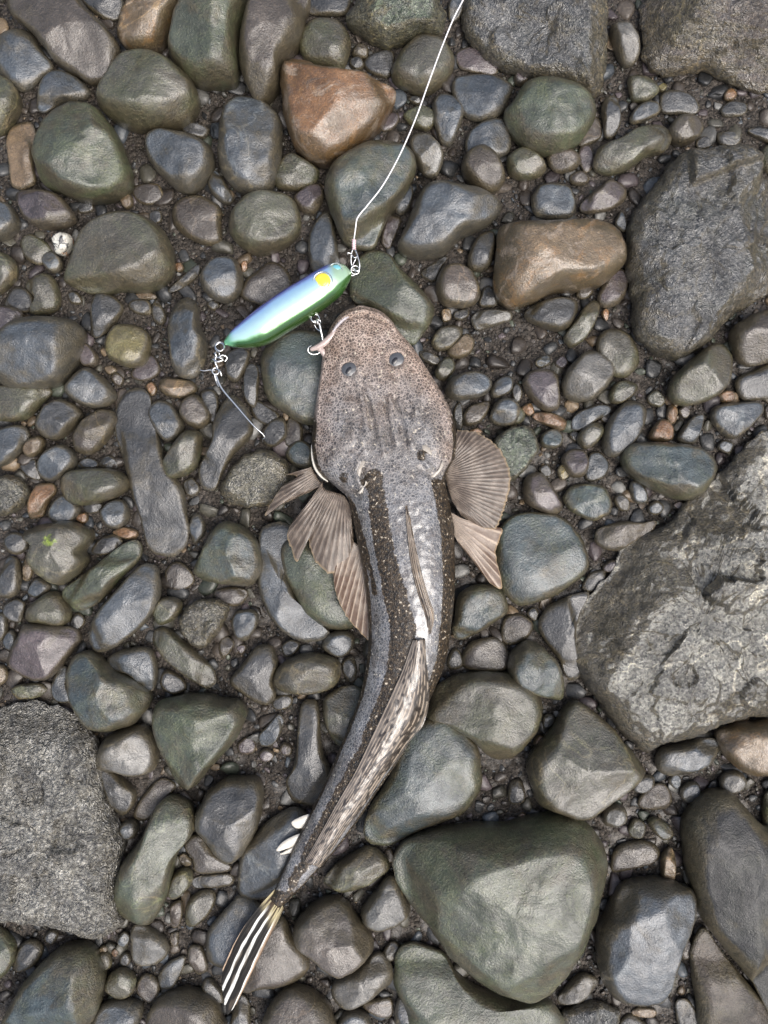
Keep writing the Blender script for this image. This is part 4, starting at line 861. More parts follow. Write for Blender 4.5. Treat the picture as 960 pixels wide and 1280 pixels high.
def scatter(name, centers, radii, seed, label, z0=0.0, flat=(0.3, 0.6), base=0.0):
    r = np.random.default_rng(seed); n = len(centers)
    V = np.repeat(ICV[None], n, 0)
    shift = r.uniform(0, 60, (n, 1, 3))
    nz = fbm(V * 1.1 + shift, 2)
    V = V * (1 + 0.38 * nz)[..., None]
    for _k in range(5):
        nn = r.normal(size=(n, 1, 3)); nn /= np.linalg.norm(nn, axis=-1, keepdims=True); dd = (V * nn).sum(-1) - r.uniform(0.35, 0.75, (n, 1))
        V = V - np.clip(dd, 0, None)[..., None] * nn
    V = V * (1 - 0.25 * np.clip(fbm(V * 0.6 + shift[..., ::-1], 1), 0, 1))[..., None]; V = np.sign(V) * np.abs(V) ** 0.75
    sx = r.uniform(0.75, 1.35, (n, 1)); sz = r.uniform(*flat, (n, 1))
    V[..., 0] *= sx; V[..., 1] /= sx; V[..., 2] *= sz
    tl = r.normal(0, 0.25, (n, 1)); V[..., 2] += tl * V[..., 0]
    a = r.uniform(0, 6.28, (n, 1)); x, y = V[..., 0].copy(), V[..., 1].copy()
    V[..., 0] = x * np.cos(a) - y * np.sin(a); V[..., 1] = x * np.sin(a) + y * np.cos(a)
    V = V * np.asarray(radii)[:, None, None]
    V[..., 0] += centers[:, :1]; V[..., 1] += centers[:, 1:2]; V[..., 2] += (np.asarray(radii) * z0)[:, None] + base + (centers[:, 2:3] if centers.shape[1] > 2 else 0)
    F = (ICF[None] + (np.arange(n) * len(ICV))[:, None, None]).reshape(-1, 3)
    keys = list('bgondppddddmmmnotl'); pal = np.array([s2l(PAL[k]) for k in keys])
    t = pal[r.integers(0, len(keys), n)] * r.uniform(0.35, 1.0, (n, 1))
    lum = t.mean(1, keepdims=True); t = lum + (t - lum) * 0.8
    o = new_obj(name, V.reshape(-1, 3) * U, F, M['grit'], attrs={'tint': np.repeat(t, len(ICV), 0)})
    tag(o, label, None, kind='stuff'); return o
r = np.random.default_rng(21)
cand = np.stack([r.uniform(-40, 1000, 36000), r.uniform(-40, 1320, 36000)], 1)
occ = np.zeros(len(cand), bool)
for P in stone_polys:
    c = P.mean(0); Ps = c + (P - c) * 0.97
    bb = (cand[:, 0] > P[:, 0].min()) & (cand[:, 0] < P[:, 0].max()) & (cand[:, 1] > P[:, 1].min()) & (cand[:, 1] < P[:, 1].max())
    if bb.any(): occ[bb] |= inside(Ps, cand[bb, 0], cand[bb, 1])
free = cand[~occ]
rad = np.clip(r.lognormal(math.log(2.0), 0.62, len(free)), 0.9, 9.0)
bigp = r.random(len(free)) < 0.10; rad[bigp] = r.uniform(5.0, 14.0, bigp.sum())
keep = []; cell = {}
order = np.argsort(-rad)
for i in order:
    x, y = free[i]; g = (int(x // 28), int(y // 28)); ok = True
    for dx in (-1, 0, 1):
        for dy in (-1, 0, 1):
            for j in cell.get((g[0] + dx, g[1] + dy), ()):
                if (free[j][0] - x) ** 2 + (free[j][1] - y) ** 2 < (0.82 * (rad[i] + rad[j])) ** 2: ok = False; break
            if not ok: break
        if not ok: break
    if ok: keep.append(i); cell.setdefault(g, []).append(i)
fc = free[keep]; fr = rad[keep]
scatter('grit_and_small_pebbles', np.stack([fc[:, 0] - CX, CY - fc[:, 1]], 1), fr, 5, 'dark grit and tiny pebbles filling the gaps between the stones', base=-5.4)
# shingle going on beyond the edges of the photograph
r = np.random.default_rng(33); cs, rs = [], []
cand = np.stack([r.uniform(-1700, 1700, 9000), r.uniform(-1900, 1900, 9000)], 1)
rad = np.clip(r.lognormal(math.log(26), 0.5, 9000), 9, 85)
cell = {}
for i in np.argsort(-rad):
    x, y = cand[i]; q = rad[i]
    if abs(x) < 500 + q and abs(y) < 660 + q: continue
    g = (int(x // 170), int(y // 170)); ok = True
    for dx in (-1, 0, 1):
        for dy in (-1, 0, 1):
            for j in cell.get((g[0] + dx, g[1] + dy), ()):
                if (cand[j][0] - x) ** 2 + (cand[j][1] - y) ** 2 < (0.95 * (q + rad[j])) ** 2: ok = False; break
    if ok: cell.setdefault(g, []).append(i); cs.append(cand[i]); rs.append(q)
scatter('shingle', np.array(cs), np.array(rs), 6, 'wet shingle stretching on around the fish', z0=0.0, flat=(0.35, 0.6))

# ------------------------------------------------------------------ the fish
def fish_skin():
    t = NT('fish_skin'); a = t.n('VertexColor', layer_name='mask'); sc_ = t.n('SeparateColor'); t.l(a.outputs[0], sc_.inputs[0])
    band, pink, wet = sc_.outputs[0], sc_.outputs[1], sc_.outputs[2]
    tc = t.n('TexCoord'); p = tc.outputs['Object']
    dn = t.n('TexNoise'); dn.inputs['Scale'].default_value = 260; t.l(p, dn.inputs['Vector'])
    wv = t.n('VectorMath', operation='MULTIPLY_ADD'); t.l(dn.outputs['Color'], wv.inputs[0]); wv.inputs[1].default_value = (0.0022,) * 3; t.l(p, wv.inputs[2])
    ve = t.vor(wv.outputs[0], 470, 'DISTANCE_TO_EDGE'); vc = t.vor(wv.outputs[0], 470)
    line = t.rng(ve.outputs['Distance'], 0.03, 0.15, 1.0, 0.0)
    cellv = t.n('SeparateColor'); t.l(vc.outputs['Color'], cellv.inputs[0])
    n1 = t.noise(p, 45, 4, 0.6)
    dark = t.mix(pink, (0.055, 0.054, 0.056), (0.070, 0.050, 0.040))
    dark2 = t.mix(pink, (0.150, 0.148, 0.150), (0.20, 0.148, 0.118))
    cell = t.mix(cellv.outputs[0], dark, dark2)
    lin = t.mix(pink, (0.34, 0.32, 0.30), (0.52, 0.41, 0.34))
    c = t.mix(t.math('MULTIPLY', line, t.math('MULTIPLY_ADD', pink, 0.30, 0.62)), cell, lin)
    c = t.mix(t.rng(n1, 0.38, 0.66, 0, 0.75), c, t.mix(1.0, c, (0.50, 0.44, 0.38), 'MULTIPLY'))
    c = t.mix(t.rng(t.noise(p, 110, 4, 0.7), 0.50, 0.66, 0, 0.7), c, t.mix(1.0, c, (0.42, 0.34, 0.28), 'MULTIPLY'))
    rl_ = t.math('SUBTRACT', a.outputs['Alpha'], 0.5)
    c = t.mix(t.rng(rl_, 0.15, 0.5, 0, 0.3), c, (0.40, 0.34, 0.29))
    c = t.mix(t.rng(rl_, -0.1, -0.45, 0, 0.75), c, (0.022, 0.018, 0.016))  # relief shading put into the colour: ridges lightened, grooves darkened
    # brown flanks with pale flecks; the mid band also paints in a dark reflection
    bn = t.math('ADD', t.math('ADD', band, t.math('MULTIPLY', t.math('SUBTRACT', t.noise(p, 62, 4, 0.65), 0.5), 0.9)), t.math('MULTIPLY', t.math('SUBTRACT', t.noise(p, 230, 4, 0.7), 0.5), 1.3))
    bm = t.rng(bn, 0.42, 0.56)
    bcol = t.mix(t.rng(t.noise(p, 420, 3, 0.6), 0.4, 0.65), (0.007, 0.005, 0.003), (0.055, 0.036, 0.018))
    bcol = t.mix(t.rng(t.noise(p, 640, 2, 0.5), 0.64, 0.74), bcol, (0.20, 0.145, 0.08))
    c = t.mix(bm, c, bcol)
    # pale flecks everywhere
    fl = t.rng(t.noise(p, 420, 1, 0.5), 0.665, 0.73, 0, 0.8)
    c = t.mix(fl, c, (0.48, 0.42, 0.33))
    t.set('Base Color', c)
    t.set('Roughness', 0.42)
    film = t.math('MULTIPLY', wet, t.math('SUBTRACT', 1.0, t.math('MULTIPLY', bm, 0.95)))
    t.set('Coat Weight', t.math('MULTIPLY', film, 0.7)); t.set('Coat IOR', 1.75); t.set('Coat Roughness', 0.16)
    t.set('Coat Tint', (0.86, 0.93, 1.0, 1))
    h = t.math('ADD', t.math('MULTIPLY', line, 0.5), t.noise(p, 700, 3, 0.6))
    t.set('Normal', t.bump(h, 0.55, 0.0009))
    t.l(t.bump(t.noise(p, 520, 2, 0.6), 0.20, 0.0009), t.b.inputs['Coat Normal'])
    t.set('Subsurface Weight', 0.0)
    return t.m
def painted(name, rough=0.35, coat=0.5, metal=0.0, bump=0.3, scale=500, trans=0.0, mottle=0.5, alpha=1.0, tint=(1.0, 1.0, 1.0)):
    """colour from the mesh's own paint layer, broken up by fine noise"""
    t = NT(name); a = t.n('VertexColor', layer_name='paint'); tc = t.n('TexCoord'); p = tc.outputs['Object']
    c = t.mix(t.rng(t.noise(p, scale, 4, 0.65), 0.3, 0.7, 0, mottle), t.mix(1.0, a.outputs[0], tint, 'MULTIPLY'), t.mix(1.0, a.outputs[0], (0.5, 0.47, 0.44), 'MULTIPLY'))
    t.set('Base Color', c); t.set('Roughness', rough); t.set('Metallic', metal); t.set('Coat Weight', coat); t.set('Coat Roughness', 0.12)
    if alpha < 1: t.set('Alpha', alpha)
    if trans: t.set('Transmission Weight', trans)
    if bump: t.set('Normal', t.bump(t.noise(p, scale * 1.5, 3, 0.6), bump, 0.0008))
    return t.m
def plain(name, col, rough=0.3, metal=0.0, coat=0.0, bump=0.0, trans=0.0, ior=1.45):
    t = NT(name); tc = t.n('TexCoord'); n = t.noise(tc.outputs['Object'], 600, 3)
    t.set('Base Color', t.mix(t.rng(n, 0.3, 0.7, 0, 0.5), tuple(col), tuple(0.75 * v for v in col)))
    t.set('Roughness', rough); t.set('Metallic', metal); t.set('Coat Weight', coat); t.set('IOR', ior)
    if trans: t.set('Transmission Weight', trans)
    if bump: t.set('Normal', t.bump(n, bump, 0.0006))
    return t.m
M['skin'] = fish_skin()
M['fin'] = painted('fish_fin_membrane', 0.45, 0.22, 0, 0.35, 700, 0.0, 0.6, 0.87, (0.95, 0.86, 0.75))
M['tail'] = painted('fish_tail_membrane', 0.6, 0.0, 0, 0.3, 700, 0.0, 0.35)
M['tail'].node_tree.nodes['Principled BSDF'].inputs['Specular IOR Level'].default_value = 0.2
M['wet_fin'] = painted('fish_wet_fin_membrane', 0.35, 0.8, 0, 0.25, 700, 0.0, 0.4, 0.95, (0.95, 0.88, 0.80))
M['steel'] = plain('bright_steel_wire', (0.72, 0.72, 0.70), 0.18, 1.0)
M['eye_lens'] = plain('fish_eye_cornea', (0.060, 0.064, 0.070), 0.3, 0.0, 0.6, 0.8)
M['pupil'] = plain('fish_pupil', (0.012, 0.013, 0.016), 0.25, 0.0, 0.3)
M['pale_flesh'] = plain('pale_fin_flesh', (0.62, 0.58, 0.50), 0.35, 0.0, 0.5, 0.3)
M['pink_flesh'] = plain('pink_lip_flesh', (0.40, 0.32, 0.29), 0.32, 0.0, 0.6, 0.9)
M['jaw'] = plain('pale_jaw_skin', (0.36, 0.33, 0.34), 0.3, 0.0, 0.6, 0.5)
M['flap'] = plain('gill_flap_skin', (0.29, 0.26, 0.22), 0.35, 0.0, 0.5, 0.5)
M['dark_flesh'] = plain('dark_gill_flesh', (0.035, 0.024, 0.016), 0.35, 0.0, 0.5, 0.3)
M['spine_bone'] = plain('fin_spine', (0.20, 0.165, 0.13), 0.3, 0.0, 0.6, 0.2)

fish = empty('flathead_fish', 'long brown speckled flathead fish lying across the wet stones with a hooked lip', 'fish')
NS, NA = 330, 72
ZE = np.interp(np.arange(27), [0, 4, 9, 14, 19, 23, 26], [39, 39, 40, 43, 39, 36, 33])
HT = np.interp(np.arange(27), [0, 1, 2, 4, 6, 8, 10, 12, 14, 16, 18, 20, 22, 24, 26], [5, 9, 13, 19, 25, 30, 33, 36, 38, 37, 33, 27, 20, 13, 7])
EX = np.interp(np.arange(27), [0, 9, 12, 16, 26], [3.4, 3.4, 2.5, 2.3, 2.1])
RG = np.interp(np.arange(27), [0, 10, 14, 18, 26], [0.0, 0.0, 0.10, 0.22, 0.25])    # dorsal ridge drifts to the right: the fish is rolled a little
STN = np.array([[*l, *r_, ze, h, e, g] for l, r_, ze, h, e, g in zip(FISH_L, FISH_R, ZE, HT, EX, RG)])
S = spline(STN, NS)
aa = np.linspace(-1, 1, NA)
aa = np.sign(aa) * (1 - (1 - np.abs(aa)) ** 1.35)
ax = np.broadcast_to(aa, (NS, NA))
PX = S[:, None, 0] * (1 - ax) / 2 + S[:, None, 2] * (1 + ax) / 2
PY = S[:, None, 1] * (1 - ax) / 2 + S[:, None, 3] * (1 + ax) / 2
g = S[:, None, 7]; aw = np.where(ax > g, (ax - g) / (1 - g), (ax - g) / (1 + g))
base_prof = np.power(np.clip(1 - np.abs(aw) ** S[:, None, 6], 0, 1), 0.62)
ZT = S[:, None, 4] + S[:, None, 5] * base_prof
def dist_poly(x, y, P):
    """distance of points to a polyline, and the position 0..1 along it"""
    P = np.asarray(P, float); best = np.full(x.shape, 1e9); tt = np.zeros(x.shape); n = len(P) - 1
    for i in range(n):
        a, b = P[i], P[i + 1]; ab = b - a; t = np.clip(((x - a[0]) * ab[0] + (y - a[1]) * ab[1]) / (ab @ ab), 0, 1)
        d = np.hypot(x - a[0] - t * ab[0], y - a[1] - t * ab[1]); m = d < best
        best = np.where(m, d, best); tt = np.where(m, (i + t) / n, tt)
    return best, tt
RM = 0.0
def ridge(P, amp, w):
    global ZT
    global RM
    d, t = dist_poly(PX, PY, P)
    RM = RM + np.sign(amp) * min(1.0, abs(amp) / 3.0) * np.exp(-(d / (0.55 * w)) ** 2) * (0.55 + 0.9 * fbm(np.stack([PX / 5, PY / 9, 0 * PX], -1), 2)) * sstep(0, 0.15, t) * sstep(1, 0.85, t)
    ZT = ZT + amp * np.exp(-(d / w) ** 2)
RIDGES = [([(456,475),(464,498),(471,526),(478,553),(480,569)], 2.6, 2.6), ([(452,498),(457,526),(456,553)], 2.0, 2.4), ([(487,498),(489,526),(495,553)], 2.4, 2.6),
          ([(498,503),(507,523),(514,560)], 2.4, 2.6), ([(444,470),(452,498)], 1.6, 2.4), ([(500,462),(512,490),(520,515)], 1.2, 3),
          ([(441,533),(450,544),(457,565)], 1.8, 2.6), ([(523,505),(516,530),(516,556)], 1.6, 2.8), ([(450,575),(444,590),(450,606),(458,600)], 2.4, 2.6),
          ([(524,562),(528,575),(536,586)], 2.6, 3.0),
          ([(412,420),(424,403),(440,392),(456,389),(474,394),(488,404),(497,418)], 1.6, 2.2),
          ([(405,455),(400,485),(397,520),(397,548)], 1.2, 2.5), ([(540,480),(556,510),(562,540)], 1.2, 2.5)]
for P, amp, w in RIDGES: ridge(P, amp * 1.9, w)
for P, amp, w in [([(418,411),(432,399),(452,395),(472,399),(486,409)], -2.0, 2.2), ([(459,500),(465,526),(469,553)], -2.6, 2.4), ([(483,505),(485,530),(487,556)], -3.0, 2.6),
                  ([(493,500),(500,523),(505,550)], -2.4, 2.3), ([(454,590),(456,604)], -5, 3.2), ([(395,592),(412,606),(432,616),(449,620)], -2.8, 3.4), ([(566,579),(556,590),(543,600),(535,592)], -2.8, 3.4)]:
    ridge(P, amp * 1.7, w)
cheek = sstep(14, 0, dist_poly(PX, PY, [(415,575),(440,545)])[0]) + sstep(14, 0, dist_poly(PX, PY, [(535,530),(545,560)])[0])
ZT = ZT + 2.2 * cheek
EYES = [(437, 463.5), (494.5, 451.5)]
for ex, ey in EYES:
    d = np.hypot(PX - ex, PY - ey)
    ZT = ZT + 3.8 * np.exp(-((d - 13) / 3.4) ** 2) - 2.0 * np.exp(-(d / 8) ** 2)
nz = np.stack([PX / 9, PY / 9, 0 * PX], -1)
ZT = ZT + 0.7 * fbm(nz, 3) * base_prof
# skin patterns, plus a mid band painted partly as a dark reflection
BAND = [(468,596,6),(473,640,9),(481,690,9),(493,740,11),(504,785,13),(500,820,11),(488,858,8),(472,900,8),(456,940,8),(434,980,8),(414,1015,7),(395,1050,6),(380,1078,4),(366,1100,4)]
bd, bt = dist_poly(PX, PY, [q[:2] for q in BAND])
bw = 2.5 + np.interp(bt, np.linspace(0, 1, len(BAND)), [q[2] for q in BAND])
band = sstep(bw + 6, bw - 5, bd)
sy = PY
left = sstep(-0.88, -0.95, ax) * sstep(600, 640, sy)
right = sstep(0.66, 0.76, ax) * sstep(585, 610, sy) * sstep(960, 900, sy) + sstep(0.84, 0.92, ax) * sstep(880, 930, sy)
lflank = 0.8 * sstep(6, 1, dist_poly(PX, PY, [(441,632),(452,668),(462,705),(468,740)])[0])
rim = sstep(0.90, 0.97, np.abs(ax)) * sstep(500, 540, sy) * sstep(615, 590, sy) * 0.8
spot = sstep(12, 5, np.hypot(PX - 430, PY - 598)) * 0.55 + sstep(11, 5, np.hypot(PX - 527, PY - 570)) * 0.6 + sstep(11, 4, np.hypot(PX - 456, PY - 602)) * 0.6
tail = sstep(1102, 1122, sy)
maskR = np.clip(band + left + right + lflank + rim + spot + tail, 0, 1)
pk = np.clip(1.0 - sstep(400, 560, sy), 0, 1) * 0.9 + 0.55 * sstep(0.55, 0.95, np.abs(ax)) * sstep(620, 560, sy) + 0.25 * fbm(nz / 4, 2)
pk = np.clip(pk, 0, 1) * sstep(660, 560, sy) + 0.08
wet = np.clip(0.35 * sstep(430, 520, sy) + 0.65 * sstep(560, 640, sy), 0, 1)
# belly side closing the skin from below
ab = aa[::-1][1:-1]
nb = len(ab); bx = np.broadcast_to(ab, (NS, nb))
BX = S[:, None, 0] * (1 - bx) / 2 + S[:, None, 2] * (1 + bx) / 2; BY = S[:, None, 1] * (1 - bx) / 2 + S[:, None, 3] * (1 + bx) / 2
BZ = S[:, None, 4] - np.minimum(0.35 * S[:, None, 5], 11) * np.power(1 - np.abs(bx) ** 2.4, 0.6)
def skinW(x, y, z, ze):
    """plan position fixed by the outline height, so the fish keeps its own plan shape"""
    k = (D - ze) / D
    return np.stack([(x - CX) * k * U, -(y - CY) * k * U, z * U], -1)
VT = skinW(PX, PY, ZT, S[:, None, 4] + 0.45 * S[:, None, 5] * base_prof)
VB = skinW(BX, BY, BZ, S[:, None, 4] + 0 * bx)
V = np.concatenate([VT, VB], 1); NT_ = NA + nb
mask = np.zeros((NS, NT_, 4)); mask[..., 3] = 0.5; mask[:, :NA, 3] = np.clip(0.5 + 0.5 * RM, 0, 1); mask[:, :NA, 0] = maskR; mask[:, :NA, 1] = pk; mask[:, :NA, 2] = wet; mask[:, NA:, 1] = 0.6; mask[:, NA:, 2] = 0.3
F = grid_faces(NS, NT_, True); n0 = NS * NT_
F += [tuple(range(NT_))[::-1], tuple((NS - 1) * NT_ + j for j in range(NT_))]
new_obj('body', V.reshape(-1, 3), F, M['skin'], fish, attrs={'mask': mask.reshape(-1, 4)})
TOPXY = VT.reshape(-1, 3)
def top_z(x, y):
    """height (px) of the fish's back under photo points"""
    q = W(np.atleast_1d(x), np.atleast_1d(y), 60.0); out = []
    for p in q:
        d = (TOPXY[:, 0] - p[0]) ** 2 + (TOPXY[:, 1] - p[1]) ** 2; k = np.argpartition(d, 4)[:4]; w = 1 / (d[k] + 1e-10)
        out.append((TOPXY[k, 2] * w).sum() / w.sum() / U)
    return np.array(out)
# eyes: ball under a clear dark cornea, slit pupil, pale lower lid
def dome(cx, cy, cz, rx, ry, rz, nr=8, ns=24, rot=0.0):
    V = [(0, 0, rz)]; F = []
    for i in range(1, nr + 1):
        a = i / nr * math.pi * 0.55
        for j in range(ns):
            b = 2 * math.pi * j / ns; V.append((rx * math.sin(a) * math.cos(b), ry * math.sin(a) * math.sin(b), rz * math.cos(a)))
    F = [(0, 1 + j, 1 + (j + 1) % ns) for j in range(ns)] + grid_faces(nr, ns, True, 1, True)
    V = np.array(V); c, s = math.cos(rot), math.sin(rot)
    V[:, :2] = V[:, :2] @ np.array([[c, s], [-s, c]])
    o = W(cx, cy, cz); return V * U + o, F
for i, (ex, ey) in enumerate(EYES):
    z = top_z(ex, ey)[0]
    e = new_obj('eye', *dome(ex, ey, z - 0.6, 11.8, 10.8, 4.2, rot=0.5), M['eye_lens'], fish)
    new_obj('pupil', *dome(ex - 1.0, ey - 0.5, z + 2.2, 6.2, 4.0, 1.7, 5, 16, 0.9), M['pupil'], e)
    an = np.linspace(-1.9, -0.3, 14) if i == 0 else np.linspace(-2.0, 0.1, 14)
    P = np.stack([ex + 10.0 * np.cos(an), ey - 9.4 * np.sin(an)], -1)
    an2 = np.linspace(-0.3, 3.6, 26)
    new_obj('eye_rim', *tube(W(ex + 10.3 * np.cos(an2), ey - 9.7 * np.sin(an2), z + 0.4), U * (0.3 + 0.9 * np.sin(np.linspace(0.1, 3.0, 26)))), M['dark_flesh'], e)
    new_obj('eyelid', *tube(W(P[:, 0], P[:, 1], z + 0.4), U * (0.3 + 0.9 * np.sin(np.linspace(0.1, 3.04, 14)))), M['pale_flesh'], e)
# pale jaw rim, torn lip
P = spline([(414,419),(420,409),(430,399),(442,392)], 26)
new_obj('upper_lip', *tube(W(P[:, 0], P[:, 1], top_z(P[:, 0], P[:, 1]) - 0.6), U * (0.3 + 1.9 * np.sin(np.linspace(0.1, 3.0, 26)) ** 0.8)), M['jaw'], fish)
lip = spline(np.array([(421,413,47,4.4),(412,423,46,5.2),(403,430.5,45,4.8),(395,434.5,44,4.0),(388,437,43,2.6)]), 22)
new_obj('torn_lip', *tube(W(lip[:, 0], lip[:, 1], lip[:, 2]), lip[:, 3] * U * 0.85, 14), M['pink_flesh'], fish)
lip2 = spline(np.array([(398,435,43,3.2),(404,440,42,4.0),(408,449,41,2.4)]), 12)
new_obj('torn_lip', *tube(W(lip2[:, 0], lip2[:, 1], lip2[:, 2]), lip2[:, 3] * U, 12), M['pink_flesh'], fish)
# pale gill cover edges
for P in ([(389.5,556),(390.5,570),(394,584),(401,595),(410,602)], [(572,558),(571,567),(567.5,576),(561,583)]):
    P = spline(P, 24); new_obj('gill_cover_edge', *tube(W(P[:, 0], P[:, 1], 38.0), U * (0.4 + 1.5 * np.sin(np.linspace(0.05, 3.0, 24)))), M['pale_flesh'], fish)
# gill cover flaps with a hollow behind
def lobe(name, pts, zz, hh, mat, n=36):
    C = spline(pts, n, True); c = C.mean(0); V = [W(c[0], c[1], zz + hh)]
    for s_ in (0.33, 0.66, 0.9, 1.0):
        Q = c + (C - c) * s_; V.append(W(Q[:, 0], Q[:, 1], zz + hh * (1 - s_ ** 2.5)))
    Q = c + (C - c) * 0.96; V.append(W(Q[:, 0], Q[:, 1], zz - 1.5))
    V = np.concatenate([np.atleast_2d(q) for q in V])
    return new_obj(name, V, [(0, 1 + j, 1 + (j + 1) % n) for j in range(n)] + grid_faces(5, n, True, 1, True), mat, fish)
for pts in ([(446,602),(444.5,590),(446,580),(451,575.5),(457,577),(453,583),(451,592)], [(447,616),(452,612),(457,603),(459.5,592),(460.5,600),(456,610),(451,617)],
            [(538,595),(545,590),(551,582),(553,575),(554.5,582),(549,591),(542,597)], [(521,566),(524,559),(530,556),(537,560),(540,569),(533,565),(527,563)]):
    c = np.mean(pts, 0); lobe('gill_flap', pts, top_z(*c)[0] + 0.4, 1.2, M['flap'])
new_obj('gill_opening', *dome(453.5, 594, top_z(453.5, 594)[0] - 1.0, 3.4, 9.5, 2.2, 5, 18, 0.25), M['dark_flesh'], fish)

# fins: ray-corrugated sheets with thickness
def fin(name, inner, outer, nray, zi, zo, paint, corr=0.6, nu=None, nv=26, curl=0.0, thick=0.7, label=None, zfun=None, rag=1.5, mat=None, bow=(0, 0)):
    nu = nu or nray * 6 + 1
    A = spline(inner, nu); B = spline(outer, nu)
    u = np.linspace(0, 1, nu)[:, None]; v = np.linspace(0, 1, nv)[None]
    ph = np.abs(np.sin(u * nray * math.pi))
    vv = np.broadcast_to(v, (nu, nv))
    edge = rag * (perlin(np.stack([u[:, 0] * nray * 2.1, 0 * u[:, 0] + 3.3, 0 * u[:, 0]], -1))) + rag * 0.6 * (0.5 - ph[:, 0])
    ln = np.linalg.norm(B - A, axis=1) + 1e-6
    B = B + (B - A) / ln[:, None] * edge[:, None]
    X = A[:, None, 0] * (1 - vv) + B[:, None, 0] * vv; Y = A[:, None, 1] * (1 - vv) + B[:, None, 1] * vv
    X = X + bow[0] * np.sin(vv * math.pi) * (1 - u); Y = Y + bow[1] * np.sin(vv * math.pi) * (1 - u)
    if zfun is None:
        Z = zi * (1 - vv) + zo * vv + curl * np.sin(vv * math.pi)
    else:
        Z = zfun(X, Y, np.broadcast_to(u, (nu, nv)), vv)
    Z = Z + corr * (1 - ph) * (0.35 + 0.65 * (1 - vv)) - 0.3 * corr + 0.8 * fbm(np.stack([X / 22, Y / 22, 0 * X + 5], -1), 2)
    up = W(X, Y, Z).reshape(-1, 3); lo = W(X, Y, Z - thick).reshape(-1, 3)
    V = np.concatenate([up, lo]); n = nu * nv
    # orientation decides which side is up
    F1 = grid_faces(nu, nv); F2 = [tuple(i + n for i in f[::-1]) for f in F1]
    bd_ = [i * nv for i in range(nu)] + [(nu - 1) * nv + j for j in range(1, nv)] + [i * nv + nv - 1 for i in range(nu - 2, -1, -1)] + list(range(nv - 2, 0, -1))
    F3 = [(bd_[k], bd_[(k + 1) % len(bd_)], bd_[(k + 1) % len(bd_)] + n, bd_[k] + n) for k in range(len(bd_))]
    col = paint(np.broadcast_to(u, (nu, nv)), vv, np.broadcast_to(1 - ph, (nu, nv)), X, Y).reshape(-1, 3)
    o = new_obj(name, V, F1 + F2 + F3, mat or M['fin'], fish, attrs={'paint': np.concatenate([col, col])})
    if label: o['label'] = label
    return o
def lerp3(a, b, t): return np.asarray(a) * (1 - t[..., None]) + np.asarray(b) * t[..., None]
def pect(u, v, ray, X, Y):
    sp = fbm(np.stack([X / 2.4, Y / 2.4, 0 * X], -1), 2); lg = fbm(np.stack([X / 14, Y / 14, 0 * X], -1), 2)
    c = lerp3((0.095, 0.078, 0.066), (0.19, 0.165, 0.145), sstep(-0.3, 0.4, lg))
    c = lerp3(c, (0.32, 0.28, 0.245), 0.5 * sstep(0.75, 0.97, ray))
    c = lerp3(c, (0.045, 0.033, 0.026), 0.6 * sstep(0.20, 0.02, ray) * sstep(0.1, 0.3, v))
    c = lerp3(c, (0.075, 0.058, 0.046), 0.75 * sstep(0.05, 0.4, sp))
    return lerp3(c, (0.46, 0.38, 0.26), 0.7 * sstep(0.96, 1.0, v))
def pelv(u, v, ray, X, Y):
    lg = fbm(np.stack([X / 12, Y / 12, 0 * X + 3], -1), 2)
    c = lerp3((0.105, 0.062, 0.038), (0.19, 0.15, 0.12), sstep(-0.3, 0.4, lg + 0.5 * (0.5 - v)))
    c = lerp3(c, (0.50, 0.43, 0.36), 0.85 * sstep(0.70, 0.97, ray))
    c = lerp3(c, (0.45, 0.36, 0.24), 0.7 * sstep(0.97, 1.0, v))
    return lerp3(c, (0.27, 0.25, 0.23), sstep(0.45, 0.1, v) * 0.7)
fin('pectoral_fin', [(403,603),(404,609),(410,613),(420,616),(430,620),(438,632)],
    [(381,634),(364,655),(359,671),(364,686),(371,703),(380,684),(385,675),(389,690),(396,704),(414,717),(434,706),(442,680),(440,650)], 23, 39, 35, pect, curl=5)
fin('pectoral_fin', [(389,584),(393,592),(398,600),(403,606)], [(357,593.5),(371,596),(353,608),(338,630),(331,645),(350,632),(364,625),(397,611)], 12, 36, 33, pect, curl=4,
    label='small folded upper lobe of the left pectoral fin')
fin('pelvic_fin', [(420,690),(432,680),(446,680),(456,705),(464,735)], [(416,717),(418,732),(422,748),(434,772),(447,787),(460,800),(463,790)], 10, 35, 33, pelv, curl=3, nv=34)
fin('pectoral_fin', [(560,575),(558,585),(557,596),(560,610),(565,626)], [(572,537),(597,541),(620,556),(635,580),(638,603),(633,628),(622,658),(612,661),(599,658),(577,645)], 32, 40, 36, pect, curl=6)
fin('pelvic_fin', [(563,640),(565,648),(567,658),(568,670)], [(590,655),(610,660),(628,661),(622,680),(620,695),(628,734),(613,729),(590,700),(575,682)], 13, 35, 31,
    lambda u, v, r_, X, Y: lerp3(pelv(u, v, r_, X, Y), (0.40, 0.36, 0.33), 0.5 * sstep(0.9, 0.4, v)), curl=3)
